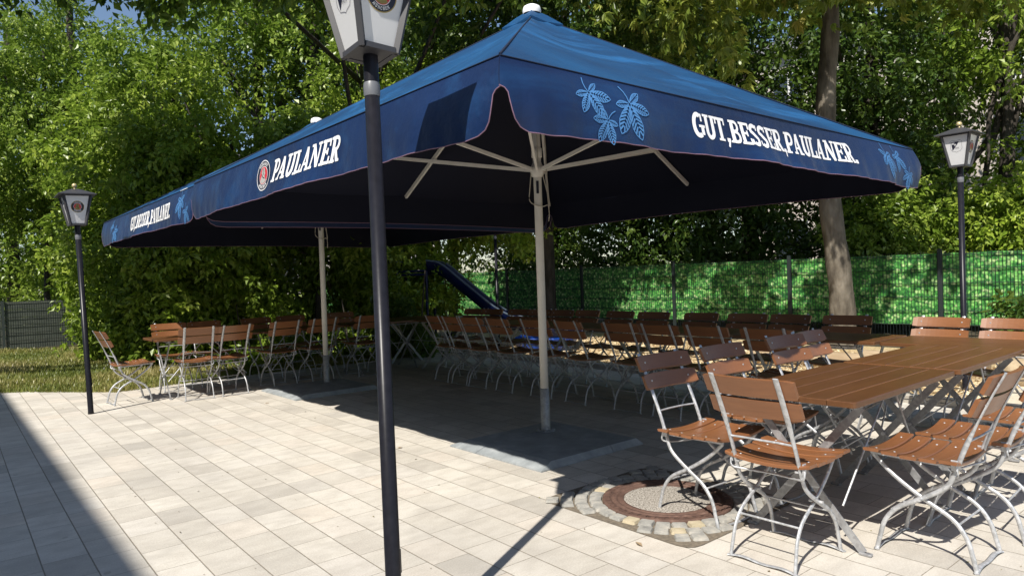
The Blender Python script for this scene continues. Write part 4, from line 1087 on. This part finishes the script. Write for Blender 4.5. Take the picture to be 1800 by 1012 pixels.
def trunk(parent, pts, r0, r1, m, seed=0, limbs=(), name='trunk', n=12):
    b = MB(); loc = Vector(parent.location); P = catmull([Vector(p)-loc for p in pts], 6); N = len(P)
    rs = [r0+(r1-r0)*i/(N-1) for i in range(N)]
    rs = [r*(1+.05*math.sin(i*1.7+seed)) for i, r in enumerate(rs)]; rs[0] *= 1.25
    b.tube(P, rs, rs, n=n, ref=(0.3, 1, 0.1)); t = b.build(name, m, parent)
    for lp, a0, a1 in limbs:
        b = MB(); Q = catmull([Vector(p)-loc for p in lp], 5); rs = [a0+(a1-a0)*i/(len(Q)-1) for i in range(len(Q))]
        b.tube(Q, rs, rs, n=8, ref=(0.3, 1, .1)); b.build('limb', m, t)
    return t
def auto_limbs(base, top, lobes, seed, r=.05, k=14):
    g = random.Random(seed); out = []
    for l in lobes[:k]:
        c = Vector(l[:3]); f = g.uniform(.35, .8); s_ = Vector(base).lerp(Vector(top), f)
        mid = s_.lerp(c, .5)+Vector((g.uniform(-.2, .2), g.uniform(-.2, .2), g.uniform(0, .25)))
        out.append(([s_, mid, c+Vector((0, 0, l[5]*.4))], r, r*.3))
    return out
def tree(name, loc, label, cat, group, lobes, n_spray, per, L, m, seed, tr=(.12, .05), top=None, bark=None, **kw):
    o = empty(name, loc, 0, label, cat, group)
    zt = max(l[2] for l in lobes); top = top or (loc[0]+.2, loc[1]+.1, zt)
    trunk(o, [loc, Vector(loc).lerp(Vector(top), .5)+Vector((.08, -.05, 0)), top], tr[0], tr[1], bark or M_DBARK, seed, auto_limbs(loc, top, lobes, seed, tr[0]*.45))
    crown('crown', o, lobes, n_spray, per, L, m, seed, **kw)
    return o
def lob(cx, cy, cz, rx, ry, rz): return (cx, cy, cz, rx, ry, rz)
def column_lobes(x, y, h, r, seed, low=.6):
    g = random.Random(seed); out = []; z = low
    while z < h-.3:
        k = 2 if z < h*.8 else 1
        for q in range(k):
            rr_ = r*g.uniform(.62, .95)*(1.0 if z < h*.6 else .8)
            out.append(lob(x+g.uniform(-.45, .45)*r, y+g.uniform(-.5, .5)*r, z+g.uniform(-.2, .3), rr_, rr_, g.uniform(.7, 1.05)))
        z += g.uniform(.75, 1.05)
    return out
GH = 'tall leafy hedge shrubs along the left side'
hedge = [(-12.9, 19.2, 8.8, 2.3, 'M', 'leftmost tall hedge tree above the privacy fence'),
         (-7.75, 14.6, 6.4, 1.25, 'B', 'bright sunlit hedge tree left of the left lamp post'),
         (-6.7, 13.6, 6.1, 1.3, 'M', 'hedge tree straight behind the left lamp post'),
         (-5.4, 13.1, 5.1, 1.5, 'B', 'hedge tree behind the tip of the far parasol'),
         (-3.9, 13.7, 4.9, 1.5, 'M', 'hedge tree above the slogan edge of the far parasol'),
         (-2.8, 14.9, 6.4, 1.3, 'B', 'bright hedge tree directly right of the near lantern')]
for k, (x, y, h, r, t, lb) in enumerate(hedge):
    lo = column_lobes(x, y, h, r, 10+k, 4.6 if k == 0 else .75)
    tree('hedge_tree', (x, y, 0), lb, 'tree', GH, lo, 1150, 26, .115, M_LEAF if t == 'M' else M_LEAFB, 20+k, tr=(.09, .03), shell=.6, droop=.45)
# low shrubs filling under the hedge
for k, (x, y, r, lb) in enumerate(((-7.6, 14.0, .75, 'low leafy bush at the left end of the lawn'), (-6.4, 12.9, .8, 'low bush right behind the left lamp post'), (-4.9, 12.4, .9, 'low shaded bush behind the far left table'), (-3.2, 13.2, .9, 'low shaded bush behind the far parasol pole'))):
    o = empty('bush', (x, y, 0), 0, lb, 'bush', 'low bushes at the foot of the hedge')
    crown('foliage', o, [lob(x, y, .75, r, r*.8, .75), lob(x+.4, y-.1, .5, r*.7, r*.6, .5), lob(x-.4, y, 1.2, r*.7, r*.6, .6)], 420, 20, .105, M_LEAF, 60+k, shell=.5, droop=.3)
    trunk(o, [(x, y, 0), (x+.03, y, .5), (x-.05, y+.05, 1.1)], .03, .01, M_DBARK, 1, name='stem', n=6)
o = empty('bush', (-1.62, 12.9, 0), 0, 'dark leafy bush covering the upper end of the blue slide', 'bush', 'low bushes at the foot of the hedge')
crown('foliage', o, [lob(-1.75, 12.9, 1.0, .55, .4, .7), lob(-1.55, 12.9, 1.85, .42, .35, .38), lob(-1.2, 12.9, 1.25, .28, .3, .3)], 330, 20, .105, M_LEAFD, 66, shell=.3, droop=.3)
trunk(o, [(-1.7, 12.9, 0), (-1.7, 12.95, .7), (-1.6, 12.9, 1.6)], .03, .01, M_DBARK, 1, name='stem', n=6)
# tall trees behind the hedge (trunks show between the leaves)
GT = 'tall trees behind the hedge'
tt = [(-6.9, 19.0, 'tall tree with bare dark forked trunk left of centre top'), (-5.4, 18.6, 'tall tree whose trunk stands right of the forked one'), (-12.5, 20.5, 'tall tree at the upper left corner'), (-3.2, 19.5, 'tall dark tree behind the near lantern'), (-16.5, 23, 'pale tree seen above the privacy fence')]
for k, (x, y, lb) in enumerate(tt):
    o = empty('tall_tree', (x, y, 0), 0, lb, 'tree', GT)
    dx = (.3, .5, -.2, .3, .2)[k]
    top = (x+dx, y, 10.5)
    lo = [lob(x+1.4*math.cos(q*2.1+k), y+1.0*math.sin(q*2.1+k), 6.6+q*.75, 1.5, 1.4, 1.0) for q in range(5)]
    if k in (2,): lo = [l for l in lo if l[2] > 7]
    if k in (2, 4): lo += [lob(x-.8, y-1, 4.5, 1.8, 1.5, 1.3), lob(x+1, y-.6, 3.0, 1.7, 1.4, 1.4), lob(x, y, 1.5, 1.7, 1.4, 1.2)]
    lims = [([(x+dx*.4, y, 4.2), (x-1.0, y-.3, 5.6), (x-1.9, y-.5, 7.0)], .08, .03), ([(x+dx*.5, y, 5.0), (x+.9, y-.2, 6.4), (x+1.6, y-.4, 8.0)], .08, .03), ([(x+dx*.6, y, 6.0), (x-.6, y-.4, 7.4), (x-1.4, y-.8, 8.4)], .05, .02), ([(x+dx*.3, y, 3.6), (x-1.3, y-.4, 4.5), (x-2.3, y-.6, 4.9)], .04, .015)]
    trunk(o, [(x, y, 0), (x+.05, y, 3), (x+dx*.6, y, 6.5), top], .21, .09, M_DBARK, k, lims)
    crown('crown', o, lo, 480 if k in (0, 1) else 800, 22, .14, M_LEAFD if k == 3 else M_LEAF, 80+k, shell=.35, droop=.3, spread=.4)
# overhanging centre tree (dark, shades the hedge)
GC = 'old trees over the play area'
o = tree('maple_tree', (.9, 17.6, 0), 'tall maple behind the parasol tops, pale leaves lit beside the white cap', 'tree', GC,
    [lob(.4, 11.4, 7.6, 1.5, 1.4, .9), lob(-.4, 13.6, 6.6, 1.6, 1.6, 1.1), lob(1.6, 13.4, 6.6, 1.5, 1.4, 1.1), lob(-.9, 16, 5.4, 1.7, 1.6, 1.4), lob(1.2, 16, 5.0, 1.8, 1.6, 1.5), lob(2.6, 15.6, 6.6, 1.8, 1.6, 1.3)],
    2100, 24, .14, M_LEAFD, 91, tr=(.24, .12), top=(.6, 16.8, 8.5), shell=.3, spread=.4)
o = tree('maple_tree', (-1.5, 16.9, 0), 'maple with bright lit leaves spilling over the far left slope of the near parasol', 'tree', GC,
    [lob(-1.1, 13.6, 4.9, .9, .7, .9), lob(-1.9, 13.9, 4.3, .9, .7, 1.0), lob(-.5, 14.5, 5.0, .9, .9, .9), lob(-1.4, 15.2, 3.4, 1.2, 1.1, 1.2), lob(-.2, 15.4, 3.4, 1.2, 1.1, 1.2)],
    1000, 24, .12, M_LEAFB, 92, tr=(.12, .05), top=(-1.2, 15.2, 4.5), shell=.5)
o = tree('maple_tree', (-3.2, 17.2, 0), 'maple with unseen crown added high over the far parasol to shade what is behind', 'tree', GC,  # crown lobes set out of view to shade the hedge and slide
    [lob(-4.9, 10.0, 6.80, 1.3, 1.1, .75), lob(-3.7, 9.9, 6.90, 1.3, 1.1, .75), lob(-2.3, 9.4, 6.70, 1.0, .8, .6), lob(-1.2, 9.4, 6.70, 1.0, .8, .6), lob(-.1, 9.6, 6.70, 1.0, .8, .6), lob(1.0, 10.0, 6.80, 1.0, .8, .6), lob(-2.5, 10.5, 6.80, 1.3, 1.1, .8), lob(-1.2, 10.6, 7.00, 1.3, 1.2, .8), lob(0.1, 11.0, 7.20, 1.3, 1.2, .8)],
    2500, 24, .14, M_LEAF, 95, tr=(.13, .07), top=(-2.8, 14.0, 8.0), shell=.2, spread=.4)
tree('maple_tree', (-14.5, 8.0, 0), 'unseen maple added beyond the left edge to shade the hedge', 'tree', GC,  # added tree, unseen, only carries foliage that darkens the hedge foot
    [lob(-8.1, 8.8, 6.3, .9, .9, .5), lob(-7.0, 8.7, 6.3, .8, .9, .45), lob(-5.8, 8.6, 6.25, .8, .9, .45), lob(-7.8, 9.6, 6.6, .8, .8, .5), lob(-6.6, 9.6, 6.6, .8, .8, .5), lob(-5.4, 9.6, 6.6, .8, .8, .5), lob(-4.4, 8.9, 6.4, .7, .7, .45)],
    1300, 24, .14, M_LEAFD, 96, tr=(.2, .10), top=(-13.5, 8.2, 7.5), shell=.2, spread=.4)
# chestnut by the sand area: trunk in view
o = empty('chestnut_tree', (5.68, 11.9, 0), 0, 'big chestnut with pale dappled trunk rising behind the table row, large leaves overhead', 'tree', GC)
trunk(o, [(5.68, 11.9, 0), (5.62, 11.9, 1.2), (5.50, 11.95, 2.6), (5.50, 12.0, 4.2), (5.62, 12.0, 6.0), (5.4, 12.1, 9.0)], 0.215, .12, M_BARK, 2,
      [([(5.6, 12, 6.3), (6.2, 11.4, 6.9), (7.4, 10.8, 7.2)], .09, .03), ([(5.6, 12, 6.2), (4.4, 11.3, 6.8), (3.0, 10.6, 6.5)], .09, .03), ([(5.6, 12, 6.5), (5.2, 10.8, 7.1), (4.8, 9.6, 7.0)], .08, .03), ([(5.52, 12, 3.3), (5.56, 11.8, 3.42)], .10, .07)], n=16)
clo = [lob(2.3, 10.6, 5.35, 1.1, .8, .55), lob(3.5, 10.9, 5.6, 1.1, .9, .6), lob(1.7, 11.4, 5.8, .8, .8, .5), lob(4.4, 10.4, 6.5, 1.4, 1.2, .8), lob(6.0, 10.6, 6.9, 1.5, 1.3, .9), lob(7.4, 11.2, 7.0, 1.5, 1.3, .9), lob(3.0, 12.8, 7.0, 1.6, 1.4, .9),
       lob(5.5, 12.6, 7.8, 2.0, 1.6, 1.0), lob(8.4, 12.6, 7.4, 1.5, 1.4, 1.0), lob(4.2, 12.0, 8.0, 2.0, 1.8, 1.0), lob(5.2, 9.4, 6.9, 1.5, 1.2, .8), lob(3.6, 9.6, 6.5, 1.3, 1.2, .7), lob(6.9, 9.8, 6.9, 1.4, 1.2, .8), lob(4.9, 11.0, 5.55, .5, .45, .4)]
crown('crown', o, clo, 1800, 7, .20, M_LEAFC, 93, shell=.3, spread=.45, palm=True)
# dark trees beyond the fence on the right
GD = 'dark trees beyond the fence'
dk = [(3.6, 19.5, 'dark tree beyond the fence, right of the parasol top'), (6.2, 18.5, 'dark tree beyond the fence left of the chestnut trunk'), (9.0, 17.4, 'dark tree beyond the fence just right of the chestnut trunk'), (11.6, 16.4, 'dark tree beyond the fence behind the right lamp lantern'), (14.2, 15.2, 'dark tree beyond the fence at the right photo edge'), (12.5, 20.0, 'taller dark tree in the upper right corner'), (1.2, 21.5, 'dark tree beyond the play area behind the parasol peak')]
for k, (x, y, lb) in enumerate(dk):
    g = random.Random(k)
    lo = [lob(x+g.uniform(-1.2, 1.2), y+g.uniform(-.8, .8), z, 1.6, 1.4, 1.2) for z in (1.2, 2.2, 3.2, 4.3, 5.4, 6.5, 7.6, 8.6) for _ in range(2) if not (k in (3,) and 4.0 < z < 5.5)]
    if k in (5,): lo = [l for l in lo if l[2] > 5]
    tree('dark_tree', (x, y, 0), lb, 'tree', GD, lo, (1500, 1500, 1300, 850, 900, 420, 1500)[k], 20, .15, M_LEAFD if k != 3 else M_LEAF, 110+k, tr=(.2, .08), shell=.45, spread=.4)
for k, (x, y, h, lb) in enumerate(((8.2, 14.6, 2.9, 'sunlit shrub behind the fence below the right parasol corner'), (10.2, 13.6, 3.0, 'sunlit shrub behind the fence under the right lantern'), (12.2, 12.6, 2.6, 'sunlit shrub behind the fence at the right photo edge'))):
    o = empty('fence_shrub', (x, y, 0), 0, lb, 'shrub', 'shrubs growing just behind the fence')
    lo = [lob(x, y, 1.6, 1.1, .8, .8), lob(x+.4, y, h-.5, .9, .7, .6), lob(x-.5, y+.1, h-.7, .8, .7, .6)]
    crown('foliage', o, lo, 520, 22, .12, M_LEAFB if k else M_LEAF, 130+k, shell=.5)
    trunk(o, [(x, y, 0), (x+.05, y, 1), (x, y, 2)], .05, .02, M_DBARK, 1, name='stem', n=6)
o = empty('garden_shrub', (7.55, 10.1, 0), 0, 'small green shrub in front of the screened fence, right of the right lamp post', 'shrub')
crown('foliage', o, [lob(7.55, 10.1, .42, .32, .3, .38), lob(7.7, 10.0, .25, .38, .3, .22)], 130, 18, .11, M_LEAFD, 140, shell=.4)
trunk(o, [(7.55, 10.1, 0), (7.56, 10.1, .3), (7.5, 10.1, .6)], .015, .006, M_DBARK, 1, name='stem', n=6)
o = empty('far_hedge', (-21, 27, 0), 0, 'pale sunlit hedge far behind the privacy fence at the left edge', 'hedge')
crown('foliage', o, [lob(-25+q*1.6, 27+.3*q, 1.9+.3*(q % 2), 1.5, 1.2, 1.8) for q in range(7)], 900, 24, .18, M_LEAFB, 141, shell=.5)

# ------------------------------------------------------------------ grass and chips
g = np.random.default_rng(5)
def in_poly(x, y, pts):
    c = np.zeros(len(x), bool); n = len(pts)
    for i in range(n):
        x0, y0 = pts[i][:2]; x1, y1 = pts[(i+1) % n][:2]
        k = ((y0 > y) != (y1 > y)) & (x < (x1-x0)*(y-y0)/(y1-y0+1e-12)+x0); c ^= k
    return c
X = g.uniform(-15, -1.5, 420000); Y = g.uniform(9.2, 19, 420000)
k = in_poly(X, Y, [(p.x, p.y) for p in gr]); X, Y = X[k], Y[k]
k = g.random(len(X)) < np.clip(1.35-(Y-9.5)/8, .25, 1); X, Y = X[k], Y[k]; N = len(X)
patch = .5+.5*np.sin(X*1.7+1.3*np.sin(Y*.9))*np.cos(Y*1.3+X*.4)
hh = (.035+.10*g.random(N)**1.8)*(.7+.6*patch); a = g.uniform(0, 2*np.pi, N); le = hh*g.uniform(.1, .7, N); wd = .005+.004*g.random(N)
P0 = np.stack([X, Y, np.full(N, -.01)], 1); ax = np.stack([np.cos(a), np.sin(a), np.zeros(N)], 1); px = np.stack([-np.sin(a), np.cos(a), np.zeros(N)], 1)
mid = P0+ax*(le*.35)[:, None]; mid[:, 2] += hh*.6; tip = P0+ax*le[:, None]; tip[:, 2] += hh
V = np.stack([P0-px*wd[:, None], P0+px*wd[:, None], mid+px*wd[:, None]*.8, mid-px*wd[:, None]*.8, tip], 1).reshape(-1, 3)
kk = np.arange(N)*5
Fq = np.concatenate([np.stack([kk, kk+1, kk+2], 1), np.stack([kk, kk+2, kk+3], 1), np.stack([kk+3, kk+2, kk+4], 1)])
rnd = np.clip(.35*g.random(N)+.55*patch+.1, 0, 1)
tag(npmesh('grass', V, Fq, M_BLADE, None, np.repeat(rnd, 5), 3), 'short half-dry grass on the lawn at the left', 'grass', kind='stuff')
N = 30000; n_ = g.uniform(KN+.12, 11.5, N); m_ = g.uniform(-11, -2.3, N); x = n_*NV[0]+m_*MV[0]; y = n_*NV[1]+m_*MV[1]
P0 = np.stack([x, y, .014+.02*g.random(N)], 1); D = g.normal(size=(N, 3)); D[:, 2] *= .3; up = g.normal(size=(N, 3))*.5; up[:, 2] += 1
V, Fq, at = leaf_mesh(P0, D, up, .03+.045*g.random(N), .012+.018*g.random(N), g.random(N), 0.05)
tag(npmesh('wood_chips', V, Fq, M_CHIP, None, at, 3), 'pale wood chips covering the play area', 'wood chips', kind='stuff')
# fallen leaves on the paving
for k, (x, y) in enumerate(((-3.0, 8.35), (.62, 3.62), (-1.0, 5.9))):
    b = MB(); b.add([(-.03, 0, 0), (0, -.014, .008), (.035, 0, .004), (0, .014, .008)], [(0, 1, 2), (0, 2, 3)]); o = b.build('fallen_leaf', M_LOG); o.location = (x, y, .004); o.rotation_euler.z = k*2
    tag(o, ('dry leaf on the paving in front of the far parasol base', 'dry leaf on the paving left of the manhole', 'dry leaf near the shadow edge in mid terrace')[k], 'leaf')

N = 260; n_ = 1.0+6.4*g.random(N)**1.3; m_ = g.uniform(-11, 0.5, N); x = n_*NV[0]+m_*MV[0]; y = n_*NV[1]+m_*MV[1]
P0 = np.stack([x, y, .003+.003*g.random(N)], 1); D = g.normal(size=(N, 3)); D[:, 2] *= .08; up = g.normal(size=(N, 3))*.15; up[:, 2] += 1
V, Fq, at = leaf_mesh(P0, D, up, .008+.022*g.random(N)**3, .005+.012*g.random(N)**2, g.random(N), 0.1)
tag(npmesh('leaf_litter', V, Fq, m_leaf('dry_litter', [(0, (.06, .04, .02)), (.6, (.16, .11, .05)), (1, (.30, .26, .08))], mixf=.05), None, at, 3), 'tiny crumbs of dry leaf scattered on the paving', 'litter', kind='stuff')

# ------------------------------------------------------------------ buildings
def house(name, loc, rz, L, D_, H, wallm, label, wins, roofh=2.0, over=.4, flat=False):
    o = empty(name, loc, rz, label, 'building')
    b = MB(); b.box((0, 0, H/2), (L, D_, H)); b.build('wall', wallm, o)
    b = MB()
    if flat: b.box((0, 0, H+.16), (L+2*over, D_+2*over, .3))
    else:
        y = D_/2+over; x = L/2+over
        b.add([(-x, -y, H), (x, -y, H), (x, 0, H+roofh), (-x, 0, H+roofh), (-x, y, H), (x, y, H)], [(0, 1, 2, 3), (3, 2, 5, 4), (0, 3, 4), (1, 5, 2), (0, 4, 5, 1)])
    b.build('roof', M_ROOF, o)
    for (x, z, w, h) in wins:
        b = MB(); b.box((x, -D_/2-.01, z), (w, .06, h)); b.box((x, -D_/2-.05, z-h/2-.04), (w+.2, .16, .06)); f = b.build('window', M_TRIM, o)
        b = MB(); b.box((x-w/4, -D_/2-.045, z), (w/2-.09, .02, h-.14)); b.box((x+w/4, -D_/2-.045, z), (w/2-.09, .02, h-.14)); b.build('pane', M_GLASS, f)
    return o
c = W(-5.90-6, -8, 0)
house('restaurant_building', (c.x, c.y, 0), ANG-math.pi/2+math.pi, 34, 12, 8.1, M_PLASTER, 'tall plastered building behind the viewer that shades the lower left paving', [(-12+q*3, z, 1.1, 1.5) for q in range(9) for z in (1.6, 4.6)], flat=True, over=.1)
house('brick_house', (17.5, 27, 0), R(-38), 14, 9, 9.5, M_BRICK, 'reddish brick house glimpsed through the trees above the right lantern', [(-5+q*2.4, z, 1.2, 1.6) for q in range(5) for z in (2.4, 5.2, 8.0)])
house('white_house', (-9.5, 36, 0), R(8), 11, 8, 6.2, M_PLASTER, 'white house glimpsed through the hedge left of the near lantern', [(-4+q*2.6, z, 1.1, 1.4) for q in range(4) for z in (2.2, 4.8)])
